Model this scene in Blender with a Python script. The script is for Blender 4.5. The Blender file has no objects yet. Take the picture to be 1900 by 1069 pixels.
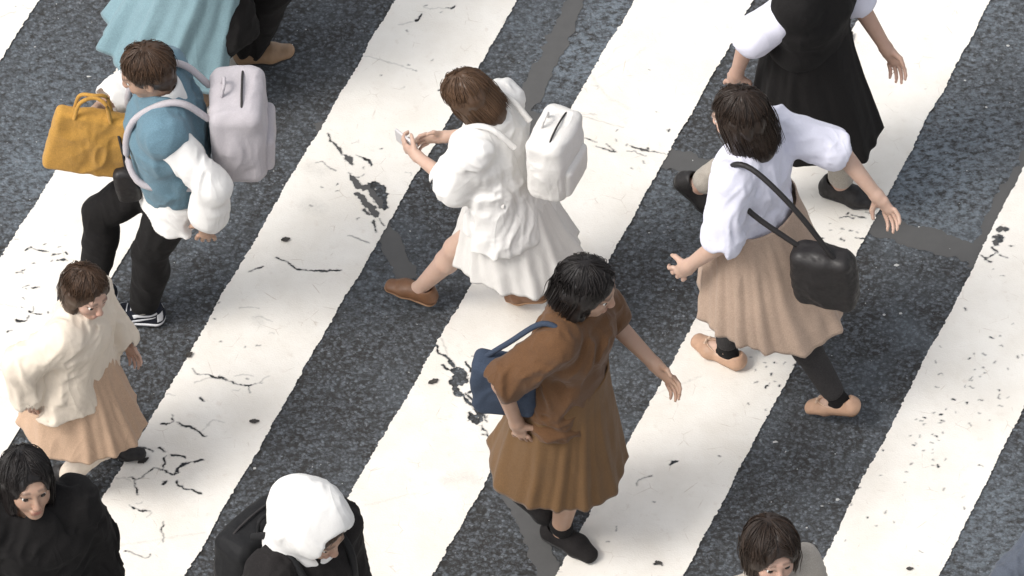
import bpy, math, random
import numpy as np
from mathutils import Vector, Matrix
from mathutils.bvhtree import BVHTree

S = bpy.context.scene
COL = S.collection
PI = math.pi

# ------------------------------------------------------------------ camera
PITCH = math.radians(50.0)          # looking down
FPX = 14500.0                       # focal length in pixels of a 1900 px wide frame
CAM_H = 24.003
cam_d = bpy.data.cameras.new("camera")
cam = bpy.data.objects.new("camera", cam_d)
COL.objects.link(cam)
cam.location = (0.0, -CAM_H / math.tan(PITCH), CAM_H)
cam.rotation_euler = (PI / 2 - PITCH, 0, 0)
cam_d.sensor_width = 36.0
cam_d.lens = FPX / 1900.0 * 36.0
cam_d.clip_start = 1.0
cam_d.clip_end = 400.0
S.camera = cam

# ------------------------------------------------------------------ sky, sun, exposure
SUN_EL, SUN_AZ = math.radians(52), math.radians(205)   # direction towards the sun, from +X counter-clockwise
world = bpy.data.worlds.new("World")
S.world = world
world.use_nodes = True
wn = world.node_tree
for n in list(wn.nodes):
    wn.nodes.remove(n)
sky = wn.nodes.new("ShaderNodeTexSky")
sky.sky_type = 'NISHITA'
sky.sun_disc = False
sky.sun_elevation = SUN_EL
sky.sun_rotation = PI / 2 - SUN_AZ
sky.air_density = 1.0
sky.dust_density = 4.0
hs = wn.nodes.new("ShaderNodeHueSaturation")
hs.inputs['Saturation'].default_value = 0.22          # a thin overcast takes most of the blue out of the sky
bg = wn.nodes.new("ShaderNodeBackground")
bg.inputs['Strength'].default_value = 0.14
wo = wn.nodes.new("ShaderNodeOutputWorld")
wn.links.new(sky.outputs[0], hs.inputs['Color'])
wn.links.new(hs.outputs[0], bg.inputs['Color'])
wn.links.new(bg.outputs[0], wo.inputs['Surface'])
sun_d = bpy.data.lights.new("sun", 'SUN')
sun_d.energy = 1.05
sun_d.angle = math.radians(18)
sun_d.color = (1.0, 0.945, 0.875)
sun = bpy.data.objects.new("sun", sun_d)
COL.objects.link(sun)
sd = Vector((math.cos(SUN_EL) * math.cos(SUN_AZ), math.cos(SUN_EL) * math.sin(SUN_AZ), math.sin(SUN_EL)))
sun.rotation_euler = sd.to_track_quat('Z', 'Y').to_euler()
S.view_settings.view_transform = 'Standard'
S.view_settings.look = 'None'
S.view_settings.exposure = 0.64
S.view_settings.gamma = 1.0
S.view_settings.use_curve_mapping = False

# ------------------------------------------------------------------ helpers
RNG = np.random.default_rng(7)
random.seed(5)


def ground(px, py):
    """the ground point seen at a pixel of the 1900x1069 photograph"""
    u, v = px - 950.0, -(py - 534.5)
    dx, dy, dz = u, FPX * math.cos(PITCH) + v * math.sin(PITCH), -FPX * math.sin(PITCH) + v * math.cos(PITCH)
    t = -CAM_H / dz
    return dx * t, dy * t - CAM_H / math.tan(PITCH)


def mesh_np(name, v, quads=None, tris=None, smooth=True):
    me = bpy.data.meshes.new(name)
    v = np.asarray(v, np.float32)
    me.vertices.add(len(v))
    me.vertices.foreach_set("co", v.ravel())
    parts, starts, tot = [], [], 0
    if quads is not None and len(quads):
        q = np.asarray(quads, np.int32)
        parts.append(q.ravel()); starts.append(np.arange(len(q)) * 4 + tot); tot += q.size
    if tris is not None and len(tris):
        t = np.asarray(tris, np.int32)
        parts.append(t.ravel()); starts.append(np.arange(len(t)) * 3 + tot); tot += t.size
    loops = np.concatenate(parts); st = np.concatenate(starts)
    me.loops.add(len(loops))
    me.loops.foreach_set("vertex_index", loops.astype(np.int32))
    me.polygons.add(len(st))
    me.polygons.foreach_set("loop_start", st.astype(np.int32))
    me.update(calc_edges=True)
    me.validate()
    me.polygons.foreach_set("use_smooth", np.full(len(me.polygons), smooth, bool))
    me.update()
    return me


def link(name, me, mat=None, parent=None):
    o = bpy.data.objects.new(name, me)
    COL.objects.link(o)
    if mat is not None and me is not None and len(me.materials) == 0:
        me.materials.append(mat)
    if parent is not None:
        o.parent = parent
    return o


def tag(o, label=None, cat=None, group=None, kind=None):
    if label: o['label'] = label
    if cat: o['category'] = cat
    if group: o['group'] = group
    if kind: o['kind'] = kind
    return o


def _hash(ix, iy, iz, seed):
    h = (ix * 374761393 + iy * 668265263 + iz * 2147483647 + seed * 974711).astype(np.int64)
    h = (h ^ (h >> 13)) * 1274126177
    h = h ^ (h >> 16)
    return ((h & 0xFFFF) / 65535.0).astype(np.float32)


def vnoise(p, seed=0):
    """value noise in -1..1; p is (n,2) or (n,3)"""
    p = np.asarray(p, np.float64)
    if p.shape[1] == 2:
        p = np.column_stack([p, np.zeros(len(p))])
    i = np.floor(p).astype(np.int64); f = p - i
    f = f * f * (3 - 2 * f)
    r = 0
    for dx in (0, 1):
        for dy in (0, 1):
            for dz in (0, 1):
                w = (f[:, 0] if dx else 1 - f[:, 0]) * (f[:, 1] if dy else 1 - f[:, 1]) * (f[:, 2] if dz else 1 - f[:, 2])
                r = r + w * _hash(i[:, 0] + dx, i[:, 1] + dy, i[:, 2] + dz, seed)
    return r * 2 - 1


def fbm(p, oct=3, seed=0):
    r, a, t = 0, 1.0, 0
    for k in range(oct):
        r = r + a * vnoise(p * (2.03 ** k), seed + k); t += a; a *= .5
    return r / t


# ------------------------------------------------------------------ materials
def new_mat(name):
    m = bpy.data.materials.new(name); m.use_nodes = True
    nt = m.node_tree
    return m, nt, nt.nodes['Principled BSDF']


def N(nt, kind, **kw):
    n = nt.nodes.new(kind)
    for k, v in kw.items():
        if k.startswith('i_'):
            n.inputs[k[2:].replace('_', ' ')].default_value = v
        else:
            setattr(n, k, v)
    return n


def ramp(nt, fac, stops):
    r = nt.nodes.new('ShaderNodeValToRGB')
    el = r.color_ramp.elements
    while len(el) < len(stops): el.new(0.5)
    for e, (p, c) in zip(el, stops):
        e.position = p
        e.color = (c, c, c, 1) if isinstance(c, (int, float)) else (*c, 1)
    nt.links.new(fac, r.inputs[0])
    return r.outputs[0]


def mixc(nt, fac, a, b, mode='MIX'):
    m = nt.nodes.new('ShaderNodeMix'); m.data_type = 'RGBA'; m.blend_type = mode
    for sock, val in ((m.inputs[0], fac), (m.inputs[6], a), (m.inputs[7], b)):
        if hasattr(val, 'links') or hasattr(val, 'is_linked'):
            nt.links.new(val, sock)
        elif isinstance(val, (int, float)):
            sock.default_value = val
        else:
            sock.default_value = (*val, 1)
    return m.outputs[2]


def coords(nt, scale=(1, 1, 1), rot=(0, 0, 0), kind='Object'):
    tc = nt.nodes.new('ShaderNodeTexCoord'); mp = nt.nodes.new('ShaderNodeMapping')
    mp.inputs['Scale'].default_value = scale; mp.inputs['Rotation'].default_value = rot
    nt.links.new(tc.outputs[kind], mp.inputs[0])
    return mp.outputs[0]


def noise(nt, vec, scale, detail=3, rough=.5, dist=0.0):
    n = N(nt, 'ShaderNodeTexNoise')
    n.inputs['Scale'].default_value = scale; n.inputs['Detail'].default_value = detail
    n.inputs['Roughness'].default_value = rough; n.inputs['Distortion'].default_value = dist
    nt.links.new(vec, n.inputs['Vector'])
    return n.outputs['Fac']


def bump(nt, bsdf, h, strength, dist, prev=None):
    b = N(nt, 'ShaderNodeBump'); b.inputs['Strength'].default_value = strength; b.inputs['Distance'].default_value = dist
    nt.links.new(h, b.inputs['Height'])
    if prev is not None: nt.links.new(prev, b.inputs['Normal'])
    nt.links.new(b.outputs[0], bsdf.inputs['Normal'])
    return b.outputs[0]


def cloth(name, c, rough=.88, weave=430, wr=.6, melange=.14, sheen=None):
    """woven cloth: thread colour varies, fine weave, long sharp creases"""
    pale = min(c) > .4
    m, nt, b = new_mat(name)
    v = coords(nt)
    k = melange * (.45 if pale else 1.0)
    f1 = noise(nt, v, 7, 4, .6)
    c1 = mixc(nt, ramp(nt, f1, [(.3, 0.0), (.7, 1.0)]), tuple(x * (1 - k * .9) for x in c), tuple(min(1, x * (1 + k * .7)) for x in c))
    warp = noise(nt, coords(nt, (1, 1, .22)), weave, 2, .7)
    weft = noise(nt, coords(nt, (.3, .3, 1)), weave, 2, .7)
    th = N(nt, 'ShaderNodeMath', operation='MAXIMUM'); nt.links.new(warp, th.inputs[0]); nt.links.new(weft, th.inputs[1])
    c2 = mixc(nt, ramp(nt, th.outputs[0], [(.42, 0.0), (.68, 1.0)]), tuple(x * (1 - k * 2.4) for x in c), tuple(min(1, x * (1 + k * 1.3)) for x in c))
    nt.links.new(mixc(nt, .55, c1, c2), b.inputs['Base Color'])
    b.inputs['Roughness'].default_value = rough
    b.inputs['Sheen Weight'].default_value = (.12 if max(c) > .1 else .02) if sheen is None else sheen
    b.inputs['Specular IOR Level'].default_value = .22 if max(c) > .1 else .12
    # creases: thin ridges where a warped noise crosses its middle value
    nz = noise(nt, coords(nt, (1, 1, .34)), 5.0, 1.5, .45, 1.3)
    s1 = N(nt, 'ShaderNodeMath', operation='SUBTRACT'); nt.links.new(nz, s1.inputs[0]); s1.inputs[1].default_value = .5
    s2 = N(nt, 'ShaderNodeMath', operation='ABSOLUTE'); nt.links.new(s1.outputs[0], s2.inputs[0])
    ridge = ramp(nt, s2.outputs[0], [(0.0, 1.0), (.06, .55), (.22, 0.0)])
    n1 = bump(nt, b, ridge, wr * .42, .009)
    nz2 = noise(nt, coords(nt, (1, 1, .7), (.6, .4, 0)), 19, 2, .5, 1.0)
    n2 = bump(nt, b, nz2, wr * .20, .010, n1)
    bump(nt, b, th.outputs[0], .4, .0016, n2)
    return m


def leather(name, c, rough=.4, grain=350):
    m, nt, b = new_mat(name)
    v = coords(nt)
    f = noise(nt, v, 30, 4, .6)
    nt.links.new(mixc(nt, f, tuple(x * .7 for x in c), tuple(min(1, x * 1.25) for x in c)), b.inputs['Base Color'])
    nt.links.new(ramp(nt, noise(nt, v, 45, 3, .6), [(.3, rough * .75), (.7, min(1, rough * 1.4))]), b.inputs['Roughness'])
    n1 = bump(nt, b, noise(nt, v, 40, 3, .55, .6), .3, .004)
    bump(nt, b, noise(nt, v, grain, 2, .6), .3, .001, n1)
    return m


def skin_mat(name, c):
    m, nt, b = new_mat(name)
    v = coords(nt)
    f = noise(nt, v, 38, 4, .6)
    base = mixc(nt, f, tuple(x * k for x, k in zip(c, (.95, .86, .82))), tuple(min(1, x * k) for x, k in zip(c, (1.05, 1.06, 1.05))))
    at = N(nt, 'ShaderNodeAttribute', attribute_name='tint')
    sep = N(nt, 'ShaderNodeSeparateColor'); nt.links.new(at.outputs['Color'], sep.inputs[0])
    c1 = mixc(nt, sep.outputs[0], base, (c[0] * .78, c[1] * .42, c[2] * .42))
    c2 = mixc(nt, sep.outputs[1], c1, (.03, .02, .015))
    nt.links.new(c2, b.inputs['Base Color'])
    b.inputs['Roughness'].default_value = .5
    b.inputs['Subsurface Weight'].default_value = .12
    b.inputs['Subsurface Radius'].default_value = (.012, .005, .003)
    b.inputs['Subsurface Scale'].default_value = 1.0
    bump(nt, b, noise(nt, v, 260, 3, .6), .25, .0012)
    return m


def hair_mat(name, c):
    m, nt, b = new_mat(name)
    v = coords(nt, (1, 1, .25))
    f = noise(nt, v, 120, 3, .6)
    at = N(nt, 'ShaderNodeAttribute', attribute_name='lock')
    cc = mixc(nt, at.outputs['Fac'], tuple(x * .45 for x in c), tuple(min(1, x * 2.0 + .004) for x in c))
    nt.links.new(mixc(nt, .42, cc, mixc(nt, f, tuple(x * .5 for x in c), tuple(min(1, x * 1.7) for x in c))), b.inputs['Base Color'])
    b.inputs['Roughness'].default_value = .38
    b.inputs['Specular IOR Level'].default_value = .4
    bump(nt, b, noise(nt, v, 300, 2, .6), .5, .002)
    return m


def plain(name, c, rough=.5, metal=0.0):
    m, nt, b = new_mat(name)
    v = coords(nt)
    f = noise(nt, v, 60, 3, .6)
    nt.links.new(mixc(nt, f, tuple(x * .85 for x in c), tuple(min(1, x * 1.08) for x in c)), b.inputs['Base Color'])
    b.inputs['Roughness'].default_value = rough; b.inputs['Metallic'].default_value = metal
    return m


PHI = 0.40667                     # the bars run at this angle from the Y axis
CP, SP = math.cos(PHI), math.sin(PHI)


def asphalt_mat():
    m, nt, b = new_mat("asphalt")
    v = coords(nt)
    vs = coords(nt, (1, 1.0, 1), (0, 0, .35))
    # three sizes of stone in a dark binder
    vo = N(nt, 'ShaderNodeTexVoronoi'); vo.inputs['Scale'].default_value = 72; vo.inputs['Randomness'].default_value = 1
    nt.links.new(vs, vo.inputs['Vector'])
    vo2 = N(nt, 'ShaderNodeTexVoronoi'); vo2.inputs['Scale'].default_value = 150
    nt.links.new(v, vo2.inputs['Vector'])
    tone = N(nt, 'ShaderNodeSeparateColor'); nt.links.new(vo.outputs['Color'], tone.inputs[0])
    tone2 = N(nt, 'ShaderNodeSeparateColor'); nt.links.new(vo2.outputs['Color'], tone2.inputs[0])
    stone = ramp(nt, tone.outputs[0], [(0, (.036, .037, .039)), (.5, (.073, .078, .085)), (.8, (.112, .125, .143)), (1, (.20, .225, .25))])
    stone2 = ramp(nt, tone2.outputs[1], [(0, (.033, .033, .034)), (.6, (.072, .076, .082)), (.93, (.12, .13, .146)), (1, (.28, .29, .30))])
    mott = ramp(nt, noise(nt, vs, 34, 4, .65), [(.36, 0.0), (.64, 1.0)])
    c = mixc(nt, mott, stone, stone2)
    # binder between stones
    edge = ramp(nt, vo.outputs['Distance'], [(.0, 0.0), (.45, .15), (.75, 1.0)])
    c = mixc(nt, edge, c, (.030, .029, .028))
    clot = noise(nt, coords(nt, (.75, 1.25, 1), (0, 0, -.4)), 42, 4, .72, .6)
    c = mixc(nt, ramp(nt, clot, [(.38, .8), (.52, 0.0)]), c, (.031, .029, .027))
    c = mixc(nt, ramp(nt, clot, [(.52, 0.0), (.68, .75)]), c, (.138, .153, .172))
    # larger worn (bluish, paler) and tarry (browner, darker) areas
    big = noise(nt, v, .85, 3, .55)
    big2 = noise(nt, v, 5.5, 4, .6)
    worn = ramp(nt, big, [(.44, 0.0), (.66, 1.0)])
    patch = ramp(nt, big2, [(.4, 0.0), (.68, 1.0)])
    mul = N(nt, 'ShaderNodeMath', operation='MULTIPLY'); nt.links.new(worn, mul.inputs[0]); nt.links.new(patch, mul.inputs[1])
    at = N(nt, 'ShaderNodeAttribute', attribute_name='worn')
    add = N(nt, 'ShaderNodeMath', operation='ADD', use_clamp=True)
    m2 = N(nt, 'ShaderNodeMath', operation='MULTIPLY'); nt.links.new(at.outputs['Fac'], m2.inputs[0])
    nt.links.new(ramp(nt, noise(nt, coords(nt, (.8, 1.2, 1), (0, 0, -.4)), 36, 4, .72), [(.42, 0.0), (.60, 1.0)]), m2.inputs[1])
    m3 = N(nt, 'ShaderNodeMath', operation='MULTIPLY'); nt.links.new(mul.outputs[0], m3.inputs[0]); m3.inputs[1].default_value = .3
    nt.links.new(m2.outputs[0], add.inputs[0]); nt.links.new(m3.outputs[0], add.inputs[1])
    c = mixc(nt, add.outputs[0], c, (.19, .225, .26))
    nt.links.new(c, b.inputs['Base Color'])
    nt.links.new(ramp(nt, mott, [(0, .72), (1, .92)]), b.inputs['Roughness'])
    b.inputs['Specular IOR Level'].default_value = .35
    inv = N(nt, 'ShaderNodeMath', operation='SUBTRACT'); inv.inputs[0].default_value = 1; nt.links.new(vo.outputs['Distance'], inv.inputs[1])
    n1 = bump(nt, b, inv.outputs[0], .55, .006)
    bump(nt, b, noise(nt, v, 120, 4, .7), .5, .006, n1)
    return m


def tar_mat():
    m, nt, b = new_mat("tar")
    v = coords(nt)
    f = noise(nt, v, 14, 4, .6); f2 = noise(nt, v, 420, 2, .6)
    c = mixc(nt, f, (.072, .071, .070), (.098, .097, .096))
    c = mixc(nt, ramp(nt, f2, [(.62, 0.0), (.75, .7)]), c, (.13, .13, .13))
    nt.links.new(c, b.inputs['Base Color'])
    b.inputs['Roughness'].default_value = .75
    bump(nt, b, f2, .25, .0015)
    return m


def paint_mat():
    m, nt, b = new_mat("road_paint")
    v = coords(nt)
    big = noise(nt, v, 4, 4, .6); mid = noise(nt, v, 22, 4, .65); fine = noise(nt, v, 230, 3, .7)
    c = mixc(nt, ramp(nt, big, [(.35, 0.0), (.7, 1.0)]), (.82, .79, .735), (.735, .695, .63))
    c = mixc(nt, ramp(nt, mid, [(.60, 0.0), (.82, .55)]), c, (.60, .53, .46))
    # faint rusty hairlines that follow the hidden joints of the paint
    vd = N(nt, 'ShaderNodeTexVoronoi'); vd.feature = 'DISTANCE_TO_EDGE'; vd.inputs['Scale'].default_value = 9
    wv = mixc(nt, .12, v, N(nt, 'ShaderNodeTexNoise', ).outputs['Color'])
    nz = nt.nodes[-1]
    nt.links.new(wv, vd.inputs['Vector'])
    hair = ramp(nt, vd.outputs['Distance'], [(.0, 1.0), (.016, 0.0)])
    gate = ramp(nt, noise(nt, v, 12, 3, .6), [(.54, 0.0), (.66, .55)])
    hm = N(nt, 'ShaderNodeMath', operation='MULTIPLY'); nt.links.new(hair, hm.inputs[0]); nt.links.new(gate, hm.inputs[1])
    c = mixc(nt, hm.outputs[0], c, (.42, .34, .27))
    spk = ramp(nt, fine, [(.655, 0.0), (.75, .5)])
    c = mixc(nt, spk, c, (.50, .45, .40))
    at = N(nt, 'ShaderNodeAttribute', attribute_name='grime')
    sep = N(nt, 'ShaderNodeSeparateColor'); nt.links.new(at.outputs['Color'], sep.inputs[0])
    c = mixc(nt, sep.outputs[0], c, (.085, .085, .085))
    gm = N(nt, 'ShaderNodeMath', operation='MULTIPLY'); nt.links.new(sep.outputs[1], gm.inputs[0])
    nt.links.new(ramp(nt, noise(nt, v, 90, 3, .7), [(.3, .35), (.7, 1.0)]), gm.inputs[1])
    c = mixc(nt, gm.outputs[0], c, (.36, .345, .32))
    nt.links.new(c, b.inputs['Base Color'])
    b.inputs['Roughness'].default_value = .7
    n1 = bump(nt, b, noise(nt, v, 150, 4, .65), .35, .004)
    bump(nt, b, mid, .3, .006, n1)
    return m


M_ASPHALT, M_TAR, M_PAINT = asphalt_mat(), tar_mat(), paint_mat()

# ------------------------------------------------------------------ the road
def to_qp(x, y):
    return x * CP - y * SP, x * SP + y * CP


def from_qp(q, p):
    return q * CP + p * SP, -q * SP + p * CP


def seg_dist(P, a, b):
    ba = b - a
    t = np.clip(((P - a) @ ba) / max(ba @ ba, 1e-12), 0, 1)
    return np.linalg.norm(P - (a + t[:, None] * ba), axis=1), t


def build_road():
    # a sheet that is fine under the view (it carries where the surface is worn) and coarse beyond
    n = 150
    fine = np.linspace(-3.2, 3.2, n)
    xs = np.concatenate([[-120, -50, -20, -8], fine, [8, 20, 50, 120]])
    gx, gy = np.meshgrid(xs, xs, indexing='ij')
    P = np.column_stack([gx.ravel(), gy.ravel()])
    v = np.column_stack([P, np.zeros(len(P))])
    k = len(xs); idx = np.arange(k * k).reshape(k, k)
    q = np.stack([idx[:-1, :-1], idx[1:, :-1], idx[1:, 1:], idx[:-1, 1:]], -1).reshape(-1, 4)
    me = mesh_np("road", v, q)
    w = np.zeros(len(P))
    for (px, py, r, s) in [(1080, 110, .26, .75), (1140, 30, .22, .7), (980, 60, .25, .35), (1720, 330, .38, .85), (1780, 250, .4, .6), (1800, 60, .5, .4),
                           (150, 190, .6, .35), (60, 330, .4, .5), (1850, 980, .45, .45), (300, 120, .4, .25), (1250, 380, .3, .4), (720, 520, .3, .25)]:
        c = np.array(ground(px, py)); d = np.linalg.norm(P - c, axis=1)
        w = np.maximum(w, s * np.clip(1.3 - d / r, 0, 1))
    a = me.attributes.new('worn', 'FLOAT', 'POINT'); a.data.foreach_set('value', w.astype(np.float32))
    return tag(link("road", me, M_ASPHALT), "dark asphalt road surface under the crossing", kind='structure')


ROAD = build_road()


def ribbon(name, pxs, width, z, mat, parent, seed=0, rag=.022, step=.008):
    pts = np.array([ground(*p) for p in pxs])
    d = np.r_[0, np.cumsum(np.linalg.norm(np.diff(pts, axis=0), axis=1))]
    t = np.arange(0, d[-1], step)
    P = np.column_stack([np.interp(t, d, pts[:, 0]), np.interp(t, d, pts[:, 1])])
    T = np.gradient(P, axis=0); T /= np.linalg.norm(T, axis=1)[:, None]
    Nn = np.column_stack([-T[:, 1], T[:, 0]])
    drift = fbm(np.column_stack([t * 2.2, t * 0]), 2, seed + 9) * .02
    wl = width / 2 + rag * fbm(np.column_stack([t * 30, t * 0 + 3]), 4, seed) + drift
    wr = width / 2 + rag * fbm(np.column_stack([t * 30, t * 0 + 7]), 4, seed + 4) - drift
    L, Rr = P + Nn * wl[:, None], P - Nn * wr[:, None]
    n = len(t)
    v = np.column_stack([np.vstack([L, Rr]), np.full(2 * n, z)])
    i = np.arange(n - 1)
    q = np.column_stack([i + n, i + n + 1, i + 1, i])
    return link(name, mesh_np(name, v, q), mat, parent)


ribbon("tar_seam", [(880, 196), (1250, 300), (1640, 425), (1832, 478), (2150, 575)], .115, .0022, M_TAR, ROAD, 1)
ribbon("tar_seam", [(1240, -300), (1073, 0), (985, 170), (940, 250)], .088, .0026, M_TAR, ROAD, 2)
ribbon("tar_seam", [(2120, -40), (1925, 280), (1862, 380), (1805, 500)], .085, .0026, M_TAR, ROAD, 3)
ribbon("tar_seam", [(600, 225), (660, 330), (722, 445), (760, 520)], .085, .0030, M_TAR, ROAD, 4)
ribbon("tar_seam", [(925, 850), (1000, 1010), (1060, 1200)], .10, .0030, M_TAR, ROAD, 5)


# ---- crossing bars: real sheets with ragged edges, cracks and chipped holes
def Z(ox, oy, sc, pts):
    """points read off an enlarged crop -> photograph pixels (x, y, width in px)"""
    return [(ox + p[0] / sc, oy + p[1] / sc, (p[2] / sc if len(p) > 2 else None)) for p in pts]


CH = {1: [], 2: [], 3: [], 4: [], 5: [], 0: []}     # carved lines
HL = {k: [] for k in CH}                            # dark hairlines (colour only)
SC = {k: [] for k in CH}                            # grey scuffs
a5 = (150, 789, 3.8); a8 = (180, 540, 2.971); a2 = (650, 0, 3.8); a1 = (560, 200, 3.817); a3 = (780, 600, 3.818); a4 = (1060, 60, 4.11); a9 = (0, 420, 3.8); a0 = (0, 0, 3.8); a6 = (0, 480, 1.8156); ae = (1000, 789, 3.8); a7 = (1560, 280, 3.144)
CH[2] += [Z(*a8, p) for p in ([(525, 435, 5), (550, 460, 6), (610, 465, 6), (635, 480, 16), (665, 487, 12), (700, 485, 5), (740, 508, 8), (790, 522, 5), (835, 530, 10), (870, 518, 4)],
                              [(350, 735, 10), (385, 742, 8), (420, 725, 6), (420, 690, 7)], [(440, 728, 4), (475, 748, 18), (520, 755, 6), (545, 770, 8), (575, 795, 12), (600, 808, 4)],
                              [(570, 598, 10), (590, 615, 8)], [(835, 530, 6), (845, 568, 5)])]
CH[2] += [Z(*a5, p) for p in ([(340, 375, 8), (390, 390, 14), (430, 378, 8), (515, 305, 9), (575, 325, 16), (620, 345, 10), (660, 355, 16), (690, 340, 8)], [(385, 395, 8), (380, 440, 9), (395, 465, 14), (400, 492, 20)],
                              [(583, 325, 12), (588, 270, 14), (582, 235, 26), (600, 225, 10)], [(560, 165, 24), (578, 178, 14), (595, 192, 10)], [(640, 222, 20), (690, 222, 18), (742, 238, 14)],
                              [(660, 355, 12), (685, 310, 24), (725, 280, 30), (790, 268, 14), (855, 250, 26)], [(680, 408, 22), (690, 435, 18), (740, 455, 14), (795, 468, 14), (845, 486, 18)], [(600, 402, 22), (585, 425, 26)],
                              [(405, 160, 8), (455, 168, 9), (510, 190, 8)], [(340, 570, 6), (380, 600, 10), (440, 612, 9), (490, 615, 7)], [(580, 690, 12), (570, 750, 10), (592, 800, 10), (580, 830, 7)],
                              [(320, 895, 18), (370, 912, 8), (430, 935, 7), (470, 946, 9), (488, 920, 8)], [(690, 0, 8), (740, 15, 16), (800, 30, 8), (860, 80, 14)])]
CH[2] += [Z(*a2, p) for p in ([(678, 65, 12), (710, 70, 14), (735, 52, 12)], [(465, 150, 30), (485, 140, 26), (503, 105, 8)], [(625, 645, 26), (645, 642, 20)], [(440, 498, 6), (470, 508, 8)], [(520, 50, 14), (530, 48, 8)])]
CH[2] += [Z(*a6, p) for p in ([(930, 0, 5), (970, 15, 6), (1000, 38, 6), (1060, 45, 5), (1105, 44, 9), (1150, 41, 6)], [(840, 46, 4), (885, 30, 7)], [(740, 400, 6), (760, 415, 5)])]
CH[2] += [Z(*a1, p) for p in ([(183, 190, 9), (205, 240, 18), (240, 270, 14), (268, 300, 30), (285, 340, 10)], [(305, 345, 30), (335, 375, 46), (355, 412, 32)], [(385, 342, 5), (420, 360, 16), (470, 380, 34), (492, 418, 16)],
                              [(338, 470, 16), (365, 510, 40), (392, 560, 46), (440, 575, 50), (500, 572, 56)], [(480, 545, 30), (520, 545, 50), (555, 580, 64), (570, 640, 66), (575, 690, 66), (585, 722, 40)],
                              [(500, 600, 50), (535, 660, 50), (560, 700, 40)], [(385, 615, 30), (430, 640, 40), (450, 690, 44), (500, 720, 50), (525, 765, 50)], [(440, 730, 28), (470, 760, 30)],
                              [(505, 805, 22), (522, 850, 20), (530, 895, 6)], [(550, 795, 10), (585, 840, 10)], [(100, 395, 4), (150, 390, 5), (200, 435, 5), (245, 460, 4)], [(330, 910, 4), (400, 935, 5), (470, 965, 5)], [(140, 570, 12), (150, 570, 8)], [(245, 600, 14), (262, 598, 10)], [(60, 700, 10), (78, 706, 10)])]
CH[3] += [Z(*a3, p) for p in ([(115, 165, 14), (135, 215, 14), (190, 250, 26), (235, 310, 34)], [(250, 340, 60), (280, 370, 90), (265, 410, 96), (300, 400, 80)], [(215, 420, 24), (245, 470, 40), (262, 505, 44), (300, 520, 34), (345, 575, 30), (400, 610, 32), (425, 650, 44)],
                              [(345, 640, 26), (375, 680, 60), (395, 705, 50), (420, 690, 50)], [(322, 280, 28), (350, 320, 24), (372, 375, 20)], [(155, 300, 22), (185, 325, 30), (215, 345, 12)], [(320, 500, 14), (365, 545, 14), (395, 590, 12)],
                              [(430, 730, 9), (460, 772, 8), (487, 815, 12), (530, 850, 7), (555, 872, 8)], [(525, 910, 8), (540, 955, 10)], [(365, 240, 6), (420, 245, 5), (520, 247, 7)], [(415, 455, 12), (438, 457, 14)], [(360, 490, 16), (345, 495, 20)], [(445, 650, 16), (465, 690, 12), (470, 710, 8)])]
CH[3] += [Z(*a4, p) for p in ([(60, 805, 4), (110, 818, 5), (145, 832, 10), (190, 846, 4)], [(180, 875, 5), (240, 892, 12), (285, 908, 16), (340, 920, 12)], [(268, 860, 8), (300, 885, 6), (325, 908, 14)], [(450, 870, 6), (490, 890, 18), (530, 902, 30), (580, 908, 20), (640, 922, 6), (720, 938, 4)],
                              [(430, 912, 5), (490, 918, 9), (530, 940, 7), (578, 952, 5)], [(585, 292, 8), (600, 298, 9)], [(545, 990, 6), (555, 1008, 9)], [(40, 985, 6), (52, 990, 6)], [(455, 1040, 9), (470, 1050, 9)])]
CH[1] += [Z(*a0, p) for p in ([(1060, 258, 12), (1080, 285, 22), (1112, 290, 12), (1108, 270, 8)], [(1090, 300, 9), (1115, 345, 12), (1120, 372, 10), (1145, 388, 16), (1180, 398, 20)], [(925, 420, 14), (945, 436, 18), (978, 425, 8)], [(1035, 445, 14), (1046, 445, 8)], [(950, 500, 5), (985, 497, 8), (1005, 490, 6)],
                              [(800, 668, 6), (825, 681, 12), (852, 680, 5)], [(862, 713, 6), (890, 710, 7), (918, 696, 6)], [(950, 318, 10), (962, 348, 8)], [(560, 945, 4), (620, 950, 6), (700, 910, 4)], [(1120, 505, 10), (1126, 508, 8)])]
CH[1] += [Z(*a9, p) for p in ([(180, 178, 12), (220, 152, 16), (250, 170, 12), (300, 183, 20), (342, 190, 8)], [(365, 210, 18), (395, 206, 14), (425, 202, 7)], [(405, 248, 10), (440, 240, 22), (472, 250, 8)], [(122, 333, 16), (155, 334, 10)], [(158, 440, 7), (200, 425, 8)], [(220, 442, 14), (245, 440, 14), (275, 436, 6)], [(235, 575, 7), (232, 605, 9), (205, 612, 18)],
                              [(205, 610, 10), (250, 620, 8), (295, 632, 9)], [(206, 640, 9), (192, 668, 9), (140, 682, 24), (118, 680, 16)], [(60, 750, 10), (85, 745, 8)], [(310, 140, 12), (325, 130, 12)], [(415, 160, 9), (430, 158, 8)])]
CH[4] += [Z(*ae, p) for p in ([(690, 430, 6), (700, 400, 6), (740, 378, 5), (800, 367, 10)], [(800, 545, 8), (812, 548, 8)], [(925, 285, 14), (948, 268, 30), (972, 264, 20)], [(540, 720, 4), (545, 760, 5)], [(820, 985, 18), (850, 990, 16), (868, 995, 10)], [(1270, 225, 10), (1285, 230, 8)], [(480, 830, 7), (492, 830, 7)])]
CH[4] += [Z(*a7, p) for p in ([(0, 395, 10), (40, 390, 8), (70, 400, 10)], [(60, 380, 8), (120, 395, 12), (150, 398, 7)], [(150, 362, 8), (195, 380, 10)], [(0, 520, 12), (20, 528, 10)], [(90, 512, 6), (130, 518, 12)], [(5, 460, 14), (20, 462, 10)], [(15, 600, 12), (30, 630, 10)])]
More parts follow.
